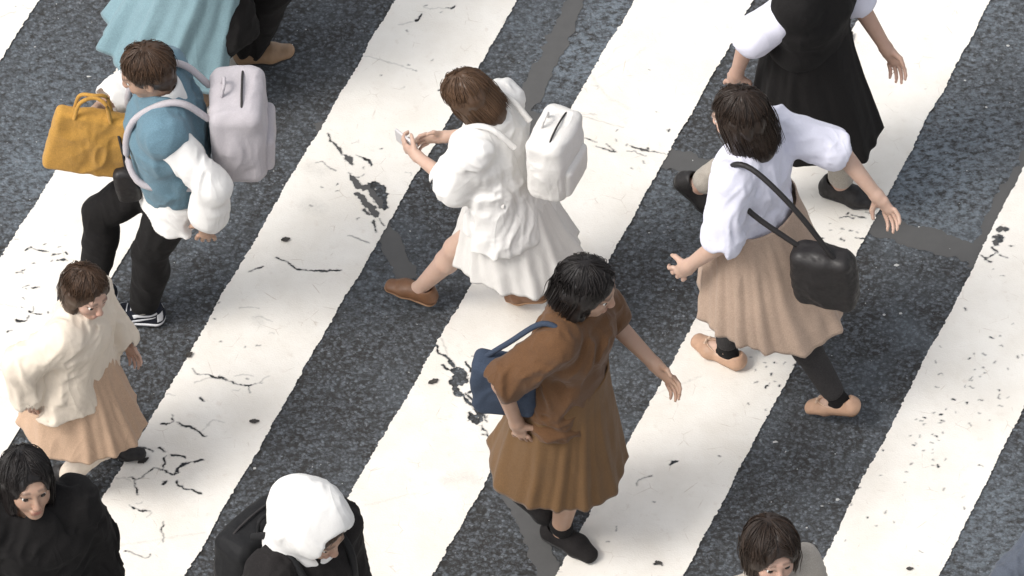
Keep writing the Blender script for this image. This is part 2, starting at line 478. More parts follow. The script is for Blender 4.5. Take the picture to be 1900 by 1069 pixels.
CH[5] += [Z(*a7, p) for p in ([(930, 465, 40), (975, 462, 26)], [(880, 570, 16), (905, 590, 16), (920, 600, 8)], [(820, 615, 10), (850, 630, 16), (900, 605, 7)], [(840, 640, 8), (875, 655, 14)], [(985, 562, 16), (1000, 560, 12)], [(930, 610, 6), (968, 630, 7)], [(920, 520, 60), (905, 545, 40)])]
HL[2] += [Z(*a2, p) for p in ([(90, 400), (200, 425), (330, 465), (440, 495)], [(530, 60), (560, 75), (620, 65), (680, 66)], [(345, 182), (440, 160)])] + [Z(*a8, p) for p in ([(870, 518), (905, 503), (945, 475)], [(580, 775), (640, 715), (700, 728)], [(785, 100), (850, 95), (890, 98)], [(860, 150), (905, 148), (970, 178)], [(540, 510), (600, 488), (640, 485)], [(380, 575), (430, 580)])]
HL[3] += [Z(*a4, p) for p in ([(60, 637), (200, 680), (300, 710), (400, 735)],)] + [Z(*a3, p) for p in ([(150, 110), (170, 160), (190, 225)],)]
HL[1] += [Z(*a9, p) for p in ([(0, 550), (120, 577)], [(0, 1015), (60, 1022)])]
HL[0] += [Z(*a0, p) for p in ([(160, 40), (190, 65), (230, 68)], [(10, 130), (70, 100), (110, 90)])]
SC[3] += [Z(*a4, p) for p in ([(400, 105, 8), (340, 130, 12), (300, 190, 10), (270, 235, 9), (200, 265, 6)], [(165, 340, 14), (180, 385, 18), (240, 460, 12), (300, 515, 18), (370, 550, 14), (430, 585, 22)], [(200, 360, 5), (310, 290, 6), (460, 210, 6), (570, 120, 6)])]
SC[2] += [Z(*a5, p) for p in ([(100, 878, 10), (300, 850, 10), (480, 825, 10), (690, 790, 9), (870, 765, 10)],)] + [Z(*a1, p) for p in ([(60, 430, 90), (130, 450, 110)], [(60, 700, 120), (120, 720, 90)])] + [Z(*a8, p) for p in ([(880, 160, 50), (900, 185, 40)],)]
SC[3] += [Z(600, 789, 3.8, [(290, 570, 8), (420, 545, 10), (600, 495, 7)]), Z(600, 789, 3.8, [(850, 400, 60), (1000, 360, 90), (1080, 400, 60)])]
SC[4] += [[(1205, 738, 2), (1300, 700, 2.2)]]
SPECK = {1: [(100, 450, 70, 9), (60, 580, 60, 8)], 2: [(640, 330, 60, 6), (440, 620, 80, 8), (800, 120, 70, 6)], 3: [(1200, 290, 60, 8), (880, 790, 40, 6)],
         4: [(1420, 690, 55, 18), (1590, 200, 40, 5), (1400, 560, 60, 10), (1560, 430, 40, 6)],
         5: [(1800, 640, 90, 26), (1850, 720, 80, 24), (1720, 800, 70, 22), (1780, 900, 90, 9), (1690, 840, 40, 8), (1600, 960, 60, 7)], 0: [(20, 30, 40, 5)]}
BARS = {0: ((0, -2.862), (0, -2.408)), 1: ((-.0016, -1.949), (-.0076, -1.498)), 2: ((-.0051, -1.051), (-.0013, -.591)), 3: ((.0045, -.158), (.0041, .302)), 4: ((.0031, .739), (.0052, 1.195)), 5: ((-.0006, 1.6575), (0, 2.107))}


def build_bar(i, h=.004):
    (sl, ql), (sr, qr) = BARS[i]
    q = np.arange(ql - .028, qr + .028, h); p = np.arange(-2.56, 2.6, h)
    nq, npp = (len(q) // 8) * 8 + 1, (len(p) // 8) * 8 + 1
    q = ql - .028 + np.arange(nq) * h; p = -2.56 + np.arange(npp) * h
    Q, Pp = np.meshgrid(q, p, indexing='ij'); Q, Pp = Q.ravel(), Pp.ravel()
    QP = np.column_stack([Q, Pp])
    s2 = 40 + i * 17
    one = np.column_stack([p, p * 0])
    eL = .0042 * fbm(one * 55, 3, s2) + .005 * vnoise(one * 6, s2 + 5)
    eR = .0042 * fbm(one * 55 + 9, 3, s2 + 11) + .005 * vnoise(one * 6, s2 + 15)
    jit = (.004 * fbm(QP * 130, 2, s2 + 3))
    bL = Q - (ql + sl * Pp) + np.tile(eL, nq); bR = (qr + sr * Pp) - Q + np.tile(eR, nq)
    F = np.minimum(bL, bR) + jit
    rag = .5 + .5 * fbm(QP * 90, 3, s2 + 20)          # 0..1
    wob = np.column_stack([fbm(QP * 70, 2, s2 + 30), fbm(QP * 70, 2, s2 + 31)]) * .006
    G = np.zeros(len(Q)); Gs = np.zeros(len(Q))

    def lines(L, cb, pad):
        for line in L:
            pts = np.array([to_qp(*ground(a[0], a[1])) for a in line])
            ws = [(a[2] if len(a) > 2 and a[2] else 1.4) / 430.0 for a in line]
            for k in range(len(pts) - 1):
                lo = np.minimum(pts[k], pts[k + 1]) - pad - max(ws); hi = np.maximum(pts[k], pts[k + 1]) + pad + max(ws)
                iq = np.where((q > lo[0]) & (q < hi[0]))[0]; ip = np.where((p > lo[1]) & (p < hi[1]))[0]
                if len(iq) == 0 or len(ip) == 0: continue
                ii = (iq[:, None] * npp + ip[None, :]).ravel()
                d, t = seg_dist(QP[ii] + wob[ii], pts[k], pts[k + 1])
                cb(ii, d, ws[k] + t * (ws[k + 1] - ws[k]))

    def carve(ii, d, w):
        f = d - w * .5 * np.where(w > .022, .45 + 1.0 * rag[ii], .12 + 1.05 * rag[ii])
        F[ii] = np.minimum(F[ii], f)
        G[ii] = np.maximum(G[ii], .72 * np.clip(1.3 - np.maximum(f, 0) / .0035, 0, 1) * (f < .006))
    lines(CH[i], carve, .03)

    def hairline(ii, d, w):
        G[ii] = np.maximum(G[ii], .42 * np.clip(1.3 - d / .0035, 0, 1) * (.4 + .6 * rag[ii]))
    lines(HL[i], hairline, .02)

    def scuff(ii, d, w):
        Gs[ii] = np.maximum(Gs[ii], .42 * np.clip(1.4 - d / (w * .6 + .002), 0, 1) * (.35 + .65 * rag[ii]))
    lines(SC[i], scuff, .06)
    rg = np.random.default_rng(100 + i)
    for (px, py, r, n) in SPECK[i]:
        for _ in range(n):
            x, y = px + rg.normal() * r * .6, py + rg.normal() * r * .6
            dx, dy = rg.normal() * 2.6 + 1.2, rg.normal() * 1.6 + .5
            w = rg.choice([1.6, 2.4, 3.6, 6.0], p=[.42, .32, .18, .08])
            lines([[(x, y, w), (x + dx, y + dy, w * .6)]], carve, .02)
    # a scatter of small pits and hair cracks over the whole bar
    for _ in range(9):
        c = rg.uniform([ql, -2.4], [qr, 2.4]); a = rg.uniform(0, PI); L = rg.exponential(.02)
        x0, y0 = from_qp(*c)
        def px_of(X, Y):
            w = Y + CAM_H / math.tan(PITCH); depth = w * math.cos(PITCH) + CAM_H * math.sin(PITCH)
            return 950 + FPX * X / depth, 534.5 - FPX * (w * math.sin(PITCH) - CAM_H * math.cos(PITCH)) / depth
        P0 = px_of(x0, y0); P1 = px_of(x0 + L * math.cos(a), y0 + L * math.sin(a) * .4); P2 = px_of(x0 + 1.7 * L * math.cos(a + .5), y0 + 1.7 * L * math.sin(a + .5) * .4)
        lines([[P0, P1, P2]], hairline, .02)
    S_ = F.reshape(nq, npp); Gr = G.reshape(nq, npp); Gc = Gs.reshape(nq, npp)
    V = QP.reshape(nq, npp, 2).copy()
    gq, gp = np.gradient(S_, h)
    gl2 = np.maximum(gq ** 2 + gp ** 2, .2)
    near = np.abs(S_) < h * 1.1
    V[..., 0] -= np.where(near, np.clip(S_ * gq / gl2, -h * .48, h * .48), 0)
    V[..., 1] -= np.where(near, np.clip(S_ * gp / gl2, -h * .48, h * .48), 0)
    cm = (S_[:-1, :-1] + S_[1:, :-1] + S_[1:, 1:] + S_[:-1, 1:]) / 4 > 0
    # plain interior blocks become one quad
    ok = (S_ > h * 1.3) & (Gr < .02) & (Gc < .02)
    bq, bp = (nq - 1) // 8, (npp - 1) // 8
    okb = np.ones((bq, bp), bool)
    for a in range(9):
        for b_ in range(9):
            okb &= ok[a:a + bq * 8:8, b_:b_ + bp * 8:8][:bq, :bp]
    big = np.kron(okb, np.ones((8, 8), bool))
    cm[:bq * 8, :bp * 8] &= ~big
    idx = np.arange(nq * npp).reshape(nq, npp)
    a, b_ = np.where(cm)
    qs = np.column_stack([idx[a, b_], idx[a + 1, b_], idx[a + 1, b_ + 1], idx[a, b_ + 1]])
    a, b_ = np.where(okb); a, b_ = a * 8, b_ * 8
    qb = np.column_stack([idx[a, b_], idx[a + 8, b_], idx[a + 8, b_ + 8], idx[a, b_ + 8]])
    quads = np.vstack([qs, qb])
    used = np.unique(quads); remap = np.full(nq * npp, -1); remap[used] = np.arange(len(used))
    vv = V.reshape(-1, 2)[used]
    x, y = from_qp(vv[:, 0], vv[:, 1])
    verts = np.column_stack([x, y, np.full(len(x), .0065)])
    gr = G[used]; gc = Gs[used]
    quads = remap[quads]
    # the bar goes on beyond the view at both ends
    ex, eq = [], []
    base = len(verts)
    for (p0, p1) in ((-6.5, -2.56), (p[-1], 6.5)):
        ring = []
        for (qq, ppp) in ((ql + sl * p0, p0), (qr + sr * p0, p0), (qr + sr * p1, p1), (ql + sl * p1, p1)):
            ex.append((*from_qp(qq, ppp), .0065)); ring.append(base + len(ex) - 1)
        eq.append(ring)
    verts = np.vstack([verts, ex]); quads = np.vstack([quads, eq])
    gr = np.r_[gr, np.zeros(8)]; gc = np.r_[gc, np.zeros(8)]
    me = mesh_np("crosswalk_bar", verts, quads)
    at = me.attributes.new('grime', 'FLOAT_COLOR', 'POINT')
    at.data.foreach_set('color', np.column_stack([gr, gc, gr * 0, gr * 0 + 1]).astype(np.float32).ravel())
    o = link("crosswalk_bar", me, M_PAINT, ROAD)
    return o


for i in BARS: build_bar(i)
for k in (-3, -2, -1, 6, 7, 8):            # further bars of the crossing, outside the photograph
    ql = -2.853 + .9 * k
    v = [(*from_qp(a, b), .0065) for a, b in ((ql, -6.5), (ql + .455, -6.5), (ql + .455, 6.5), (ql, 6.5))]
    link("crosswalk_bar", mesh_np("crosswalk_bar", v, [(0, 1, 2, 3)]), M_PAINT, ROAD)

# ------------------------------------------------------------------ solid modelling by distance fields
class Field:
    """a list of rounded solids, blended and turned into one closed surface"""

    def __init__(self):
        self.pr = []

    def cone(self, a, b, ra, rb, k=.02, axis=None, s=1.0, op='add'):
        a, b = np.asarray(a, float), np.asarray(b, float)
        if axis is not None:
            axis = np.asarray(axis, float); axis = axis / np.linalg.norm(axis)
        R = max(ra, rb) * max(1, s)
        self.pr.append(('cone', op, k, np.minimum(a, b) - R, np.maximum(a, b) + R, (a, b, ra, rb, axis, s)))
        return self

    def ell(self, c, r, R=None, k=.02, op='add'):
        c = np.asarray(c, float); r = np.asarray(r, float)
        m = max(r)
        self.pr.append(('ell', op, k, c - m, c + m, (c, r, R)))
        return self

    def box(self, c, half, rad, R=None, k=.01, op='add'):
        c = np.asarray(c, float); half = np.asarray(half, float)
        m = np.linalg.norm(half) + rad
        self.pr.append(('box', op, k, c - m, c + m, (c, half, rad, R)))
        return self

    def plane(self, point, normal, k=.004):
        """cut away what lies on the side the normal points to"""
        n = np.asarray(normal, float); n /= np.linalg.norm(n)
        self.pr.append(('plane', 'cut', k, None, None, (np.asarray(point, float), n)))
        return self

    @staticmethod
    def _d(kind, par, X, Y, Zz):
        if kind == 'cone':
            a, b, ra, rb, ax, s = par
            px, py, pz = X - a[0], Y - a[1], Zz - a[2]
            ba = b - a
            if ax is not None and s != 1:
                t = (px * ax[0] + py * ax[1] + pz * ax[2]) * (1 - 1 / s)
                px, py, pz = px - ax[0] * t, py - ax[1] * t, pz - ax[2] * t
                ba = ba - ax * (ba @ ax) * (1 - 1 / s)
            l2 = max(ba @ ba, 1e-12)
            h = np.clip((px * ba[0] + py * ba[1] + pz * ba[2]) / l2, 0, 1)
            return np.sqrt((px - ba[0] * h) ** 2 + (py - ba[1] * h) ** 2 + (pz - ba[2] * h) ** 2) - (ra + (rb - ra) * h)
        c = par[0]
        if kind == 'plane':
            n = par[1]
            return (X - c[0]) * n[0] + (Y - c[1]) * n[1] + (Zz - c[2]) * n[2]
        R = par[-1]
        px, py, pz = X - c[0], Y - c[1], Zz - c[2]
        if R is not None:
            R = np.asarray(R)
            px, py, pz = (R[0][0] * px + R[1][0] * py + R[2][0] * pz, R[0][1] * px + R[1][1] * py + R[2][1] * pz, R[0][2] * px + R[1][2] * py + R[2][2] * pz)
        if kind == 'ell':
            r = par[1]
            k0 = np.sqrt((px / r[0]) ** 2 + (py / r[1]) ** 2 + (pz / r[2]) ** 2)
            k1 = np.sqrt((px / r[0] ** 2) ** 2 + (py / r[1] ** 2) ** 2 + (pz / r[2] ** 2) ** 2) + 1e-9
            return k0 * (k0 - 1) / k1
        hf, rad = par[1], par[2]
        qx, qy, qz = np.abs(px) - hf[0], np.abs(py) - hf[1], np.abs(pz) - hf[2]
        return np.sqrt(np.maximum(qx, 0) ** 2 + np.maximum(qy, 0) ** 2 + np.maximum(qz, 0) ** 2) + np.minimum(np.maximum(qx, np.maximum(qy, qz)), 0) - rad

    def mesh(self, name, h, disp=None):
        lo = np.min([p[3] for p in self.pr if p[1] == 'add'], axis=0) - 3 * h - .012
        hi = np.max([p[4] for p in self.pr if p[1] == 'add'], axis=0) + 3 * h + .012
        n = np.ceil((hi - lo) / h).astype(int) + 1
        ax = [(lo[i] + np.arange(n[i]) * h).astype(np.float32) for i in range(3)]
        D = np.full(n, .06, np.float32)
        for kind, op, k, l, u, par in self.pr:
            if l is None:
                sl = [slice(0, m) for m in n]
            else:
                pad = k + .03
                sl = [slice(max(0, int((l[i] - pad - lo[i]) / h)), min(n[i], int((u[i] + pad - lo[i]) / h) + 2)) for i in range(3)]
                if any(s.stop - s.start < 1 for s in sl): continue
            X = ax[0][sl[0]][:, None, None]; Y = ax[1][sl[1]][None, :, None]; Zz = ax[2][sl[2]][None, None, :]
            d = self._d(kind, par, X, Y, Zz).astype(np.float32)
            A = D[sl[0], sl[1], sl[2]]
            if op == 'add':
                t = np.clip(.5 + .5 * (A - d) / k, 0, 1)
                D[sl[0], sl[1], sl[2]] = A * (1 - t) + d * t - k * t * (1 - t)
            else:
                B = d if op == 'cut' else -d            # 'sub' carves the solid out; 'cut' removes the far side
                t = np.clip(.5 - .5 * (B - A) / k, 0, 1)
                D[sl[0], sl[1], sl[2]] = B * (1 - t) + A * t + k * t * (1 - t)
        if disp is not None:
            m = np.abs(D) < .028
            i, j, q = np.where(m)
            P = np.column_stack([ax[0][i], ax[1][j], ax[2][q]])
            D[m] -= disp(P).astype(np.float32)
        v, qd = surface_nets(D, lo, h)
        return mesh_np(name, v, qd)


def surface_nets(D, lo, h):
    s = (D < 0)
    s[0] = s[-1] = False; s[:, 0] = s[:, -1] = False; s[:, :, 0] = s[:, :, -1] = False
    c = s.astype(np.uint8)
    cnt = (c[:-1, :-1, :-1] + c[1:, :-1, :-1] + c[:-1, 1:, :-1] + c[1:, 1:, :-1] + c[:-1, :-1, 1:] + c[1:, :-1, 1:] + c[:-1, 1:, 1:] + c[1:, 1:, 1:])
    act = (cnt > 0) & (cnt < 8)
    I, J, K = np.where(act)
    idx = np.full(act.shape, -1, np.int32); idx[I, J, K] = np.arange(len(I))
    off = [(a, b, g) for a in (0, 1) for b in (0, 1) for g in (0, 1)]
    val = {o: D[I + o[0], J + o[1], K + o[2]] for o in off}
    acc = np.zeros((len(I), 3)); num = np.zeros(len(I))
    for a in off:
        for axis in range(3):
            if a[axis]: continue
            b = list(a); b[axis] = 1; b = tuple(b)
            va, vb = val[a], val[b]
            cr = (va < 0) != (vb < 0)
            t = np.where(cr, va / np.where(cr, va - vb, 1), 0)
            p = np.array(a, float)[None, :].repeat(len(I), 0); p[:, axis] = t
            acc += np.where(cr[:, None], p, 0); num += cr
    v = lo + h * (np.column_stack([I, J, K]) + acc / np.maximum(num, 1)[:, None])
    quads = []
    for axis in range(3):
        sl0 = [slice(1, -1)] * 3; sl1 = [slice(1, -1)] * 3
        sl0[axis] = slice(0, -1); sl1[axis] = slice(1, None)
        a, b = s[tuple(sl0)], s[tuple(sl1)]
        x, y, z = np.where(a != b)
        st = a[x, y, z]
        g = [x + 1, y + 1, z + 1]; g[axis] = g[axis] - 1
        u, w = (axis + 1) % 3, (axis + 2) % 3
        def cell(du, dw):
            q = [g[0].copy(), g[1].copy(), g[2].copy()]
            q[u] += du; q[w] += dw
            return idx[q[0], q[1], q[2]]
        q = np.column_stack([cell(-1, -1), cell(0, -1), cell(0, 0), cell(-1, 0)])
        q[~st] = q[~st][:, ::-1]
        quads.append(q)
    q = np.vstack(quads)
    q = q[(q >= 0).all(1)]
    return v, q


def tube_np(paths, radii, sides=5):
    """many tapered tubes; paths (n, m, 3), radii (n, m) -> verts, quads"""
    P = np.asarray(paths, float); n, m, _ = P.shape
    T = np.gradient(P, axis=1); T /= np.linalg.norm(T, axis=2, keepdims=True) + 1e-9
    ref = np.where(np.abs(T[..., 2:3]) > .9, np.array([1., 0, 0]), np.array([0, 0, 1.]))
    U = np.cross(T, ref); U /= np.linalg.norm(U, axis=2, keepdims=True) + 1e-9
    W = np.cross(T, U)
    an = np.arange(sides) * 2 * PI / sides
    V = P[:, :, None, :] + np.asarray(radii)[:, :, None, None] * (np.cos(an)[None, None, :, None] * U[:, :, None, :] + np.sin(an)[None, None, :, None] * W[:, :, None, :])
    idx = np.arange(n * m * sides).reshape(n, m, sides)
    a = idx[:, :-1, :]; b = idx[:, 1:, :]
    q = np.stack([a, np.roll(a, -1, 2), np.roll(b, -1, 2), b], -1).reshape(-1, 4)
    return V.reshape(-1, 3), q


def tube(name, pts, r, mat, parent, sides=8, sub=6):
    pts = np.asarray(pts, float)
    # Catmull-Rom through the points
    Pp = np.vstack([2 * pts[0] - pts[1], pts, 2 * pts[-1] - pts[-2]]); out = []
    for k in range(1, len(Pp) - 2):
        for t in np.arange(sub) / sub:
            p0, p1, p2, p3 = Pp[k - 1:k + 3]
            out.append(.5 * ((2 * p1) + (-p0 + p2) * t + (2 * p0 - 5 * p1 + 4 * p2 - p3) * t * t + (-p0 + 3 * p1 - 3 * p2 + p3) * t ** 3))
    out.append(pts[-1])
    out = np.array(out)
    rr = np.full((1, len(out)), r); v, q = tube_np(out[None], rr, sides)
    return link(name, mesh_np(name, v, q), mat, parent)


def rotm(yaw=0, pitch=0, roll=0):
    """columns are the axes; positive pitch tips +x down"""
    return np.array(Matrix.Rotation(yaw, 3, 'Z') @ Matrix.Rotation(pitch, 3, 'Y') @ Matrix.Rotation(roll, 3, 'X'))


def folds(amp, fz=.45, f=14, seed=0, extra=None):
    def g(P):
        W = np.column_stack([vnoise(P * 5, seed + 50), vnoise(P * 5, seed + 51), vnoise(P * 5, seed + 52)])
        Q = P * np.array([f, f, f * fz]) + 1.3 * W
        a = vnoise(Q, seed); b = vnoise(Q * 1.9 + 5, seed + 3); c = vnoise(P * np.array([f, f, f * 1.6]) * 2.6 + 1.5 * W, seed + 7)
        ridge = lambda q: 1 - np.abs(q) * 2.4
        r = amp * (.72 * ridge(a) + .34 * ridge(b) + .08 * ridge(c) - .22)
        return np.clip(r, -.016, .018) if extra is None else np.clip(r + extra(P), -.018, .02)
    return g


# ------------------------------------------------------------------ people
def two_bone(a, t, l1, l2, pole):
    a, t, pole = np.asarray(a, float), np.asarray(t, float), np.asarray(pole, float)
    d = t - a; L = np.linalg.norm(d); u = d / L
    L = min(L, (l1 + l2) * .999)
    x = (l1 * l1 - l2 * l2 + L * L) / (2 * L); hgt = math.sqrt(max(l1 * l1 - x * x, 0))
    pp = pole - u * (pole @ u); pp /= np.linalg.norm(pp) + 1e-9
    return a + u * x + pp * hgt, a + u * L


class Pose:
    def __init__(s, lean=.06, twist=0.0, hip=.90, yaw=0.0, nod=.15, tilt=0.0, feet=None, hands=None, poles=None, slim=1.0, head=1.0):
        s.P = np.array([0, 0, hip]); s.R = rotm(twist, lean); s.slim = slim; s.hs = head
        s.Rh = s.R @ rotm(yaw, nod, tilt)
        s.neck = s.T(-.012, 0, 1.39)
        s.head = s.neck + s.R @ np.array([.012, 0, .035]) + s.Rh @ np.array([.018, 0, .098 * head])
        # feet: for each side (x, lift, pitch, toe-out)
        s.feet = feet or {1: (.22, 0, -.15, .1), -1: (-.25, .03, .55, .1)}
        s.hip, s.knee, s.ank, s.footR = {}, {}, {}, {}
        for sd in (1, -1):
            f = s.feet[sd]
            s.hip[sd] = s.P + np.array([0, sd * .082, -.035])
            Rf = rotm(sd * f[3], f[2]); s.footR[sd] = Rf
            y = f[4] if len(f) > 4 else sd * .065
            # the foot turns about the ball (toe down) or the heel (toe up)
            piv = np.array([.10, 0, 0]) if f[2] > 0 else np.array([-.05, 0, 0])
            org = np.array([f[0], y, f[1]]) + rotm(sd * f[3]) @ piv - Rf @ piv
            s.ank[sd] = org + Rf @ np.array([0, 0, .085])
            s.knee[sd], a = two_bone(s.hip[sd], s.ank[sd], .405, .395, (1, sd * .08, .1))
            s.ank[sd] = a; s.feet_org = getattr(s, 'feet_org', {}); s.feet_org[sd] = a - Rf @ np.array([0, 0, .085])
        s.sh, s.elb, s.wr = {}, {}, {}
        hands = hands or {}
        for sd in (1, -1):
            s.sh[sd] = s.T(-.005, sd * .158 * slim, 1.335)
            t = hands.get(sd, (.06, sd * .25, .84))
            t = s.T(*t)
            pole = (poles or {}).get(sd, (-1, sd * .6, -.4))
            s.elb[sd], s.wr[sd] = two_bone(s.sh[sd], t, .275, .245, s.R @ np.array(pole))

    def T(s, x, y, z):
        return s.P + s.R @ np.array([x, y, z - .90])

    def H(s, x, y, z):
        return s.head + s.Rh @ (np.array([x, y, z]) * s.hs)


def body_field(p, grip, fat=1.0, bare_head=True):
    F = Field(); ly = p.R @ np.array([0, 1, 0])
    w = p.slim * fat
    F.cone(p.P + np.array([0, 0, -.03]), p.T(0, 0, 1.03), .098 * fat, .088 * fat, .04, (0, 1, 0), 1.52)
    F.cone(p.T(0, 0, 1.03), p.T(.008, 0, 1.23), .088 * fat, .100 * fat, .04, ly, 1.42)
    F.cone(p.T(.0, 0, 1.23), p.T(-.008, 0, 1.32), .098 * fat, .066, .04, ly, 1.65)
    for sd in (1, -1):
        F.cone(p.T(0, 0, 1.345), p.sh[sd], .055, .050, .035)
        F.cone(p.sh[sd], p.elb[sd], .047 * fat, .038 * fat, .025)
        F.cone(p.elb[sd], p.wr[sd], .039 * fat, .025, .02)
        F.cone(p.hip[sd], p.knee[sd], .082 * fat, .052, .035)
        mid = p.knee[sd] * .68 + p.ank[sd] * .32 - (p.footR[sd] @ np.array([1, 0, 0])) * .012
        F.cone(p.knee[sd], mid, .050, .053, .02)
        F.cone(mid, p.ank[sd], .052, .034, .02)
        Rf = p.footR[sd]; A = p.feet_org[sd]
        F.cone(A + Rf @ np.array([-.035, 0, .035]), A + Rf @ np.array([.10, 0, .024]), .028, .022, .02, Rf @ np.array([0, 1, 0]), 1.35)
        F.cone(A + Rf @ np.array([.0, 0, .07]), A + Rf @ np.array([.08, 0, .035]), .03, .022, .02)
        hand_field(F, p, sd, grip.get(sd, .5))
    F.cone(p.T(-.012, 0, 1.345), p.H(-.012, 0, -.05), .053, .050, .025)
    head_field(F, p)
    return F


def hand_frame(p, sd):
    f = p.wr[sd] - p.elb[sd]; f = f / np.linalg.norm(f)
    # thumb side points forward and up, the palm towards the body
    inn = p.R @ np.array([0, -sd, 0])
    n = inn - f * (inn @ f); n /= np.linalg.norm(n) + 1e-9
    th = np.cross(f, n) * (1 if sd > 0 else -1)
    if th @ (p.R @ np.array([1, 0, .6])) < 0: th = -th
    return f, n, th


def hand_field(F, p, sd, curl):
    f, n, t = hand_frame(p, sd); w = p.wr[sd]
    F.cone(w, w + f * .025, .024, .022, .015, t, 1.2)
    F.cone(w + f * .03, w + f * .078, .0165, .0145, .014, t, 2.0)
    for off, L, sp in ((.031, .073, .10), (.0105, .082, .03), (-.0105, .076, -.04), (-.031, .060, -.12)):
        a = w + f * (.088 - abs(off) * .25) + t * off
        d = f + t * sp; ang = curl * .55
        for k, (fr, r0, r1) in enumerate(((.44, .0088, .0082), (.31, .0082, .0074), (.25, .0074, .0062))):
            dd = d / np.linalg.norm(d) * math.cos(ang) + n * math.sin(ang)
            b = a + dd * L * fr
            F.cone(a, b, r0, r1, .003)
            a = b; ang += curl * .75
    a = w + f * .022 + t * .024 + n * .004
    b = a + (f * .55 + t * .72 + n * .35) / np.linalg.norm(f * .55 + t * .72 + n * .35) * .042
    c = b + (f * .85 + t * .25 + n * .45) / np.linalg.norm(f * .85 + t * .25 + n * .45) * .032
    F.cone(a, b, .0135, .0105, .008); F.cone(b, c, .0103, .0075, .004)


def head_field(F, p):
    h = p.hs; R = p.Rh; H = p.H
    F.ell(H(-.012, 0, .03), np.array([.096, .076, .088]) * h, R, .02)
    F.ell(H(.022, 0, -.035), np.array([.066, .058, .084]) * h, R, .035)
    F.ell(H(.064, 0, -.097), np.array([.020, .024, .018]) * h, R, .03)
    for s in (1, -1):
        F.ell(H(.050, s * .036, -.028), np.array([.028, .026, .028]) * h, R, .025)
        F.ell(H(.100, s * .032, .004), np.array([.018, .019, .013]) * h, R, .012, 'sub')
        F.ell(H(.100, s * .0105, -.037), np.array([.009, .008, .008]) * h, R, .008)
        F.ell(H(-.006, s * .078, -.006), np.array([.020, .0085, .033]) * h, R @ rotm(s * -.35), .008)
        F.ell(H(.000, s * .086, -.004), np.array([.010, .006, .018]) * h, R @ rotm(s * -.35), .005, 'sub')
    F.cone(H(.080, -.034, .026), H(.080, .034, .026), .012 * h, .012 * h, .018)
    F.cone(H(.088, 0, .012), H(.106, 0, -.032), .008 * h, .0115 * h, .012)
    F.cone(H(.089, -.016, -.062), H(.089, .016, -.062), .0075 * h, .0075 * h, .008, R @ np.array([1, 0, 0]), 1.1)
    F.cone(H(.086, -.014, -.074), H(.086, .014, -.074), .0085 * h, .0085 * h, .008)


def head_tint(me, p):
    co = np.empty(len(me.vertices) * 3, np.float32); me.vertices.foreach_get('co', co); co = co.reshape(-1, 3)
    L = ((co - p.head) @ p.Rh) / p.hs
    x, y, z = L.T
    lips = np.clip(1.25 - np.sqrt((y / .024) ** 2 + ((z + .067) / .0125) ** 2), 0, 1) * (x > .07)
    nose = np.clip(1.1 - np.linalg.norm((L - np.array([.105, 0, -.034])) / .03, axis=1), 0, 1) * .25
    cheek = np.clip(1 - np.linalg.norm((L - np.array([.07, 0, -.03])) / np.array([.05, 1, .03]), axis=1), 0, 1) * np.clip(1 - np.abs(np.abs(y) - .045) / .02, 0, 1) * .2
    brow = np.clip(1.6 - np.abs(z - .031 - .004 * np.sin(np.abs(y) * 60)) / .0042, 0, 1) * (np.abs(y) > .012) * (np.abs(y) < .053) * (x > .05)
    lash = np.clip(1.3 - np.abs(np.sqrt(((np.abs(y) - .032) / .0165) ** 2 + ((z - .004) / .0095) ** 2) - 1) / .35, 0, 1) * (x > .06) * (z > .004) * .8
    col = np.column_stack([np.maximum(lips, np.maximum(nose, cheek)), np.maximum(brow * .62, lash), x * 0, x * 0 + 1]).astype(np.float32)
    a = me.attributes.new('tint', 'FLOAT_COLOR', 'POINT'); a.data.foreach_set('color', col.ravel())


M_EYE = plain("eye_white", (.72, .70, .66), .25)
M_IRIS = plain("eye_dark", (.02, .013, .009), .15)


def eyes(p, root):
    for s in (1, -1):
        c = p.H(.0725, s * .032, .002); r = .0138 * p.hs
        n, m = 12, 10
        vs, qs = [], []
        for i in range(m + 1):
            th = PI * i / m
            for j in range(n):
                ph = 2 * PI * j / n
                vs.append(c + p.Rh @ (r * np.array([math.cos(th), math.sin(th) * math.cos(ph), math.sin(th) * math.sin(ph)])))
        for i in range(m):
            for j in range(n):
                a, b = i * n + j, i * n + (j + 1) % n
                qs.append((a, b, b + n, a + n))
        me = mesh_np("eye", vs, qs)
        me.materials.append(M_EYE); me.materials.append(M_IRIS)
        for k, pl in enumerate(me.polygons):
            if pl.center is not None and (np.array(pl.center) - c) @ (p.Rh @ np.array([1, 0, 0])) > r * .68: pl.material_index = 1
        link("eye", me, None, root)


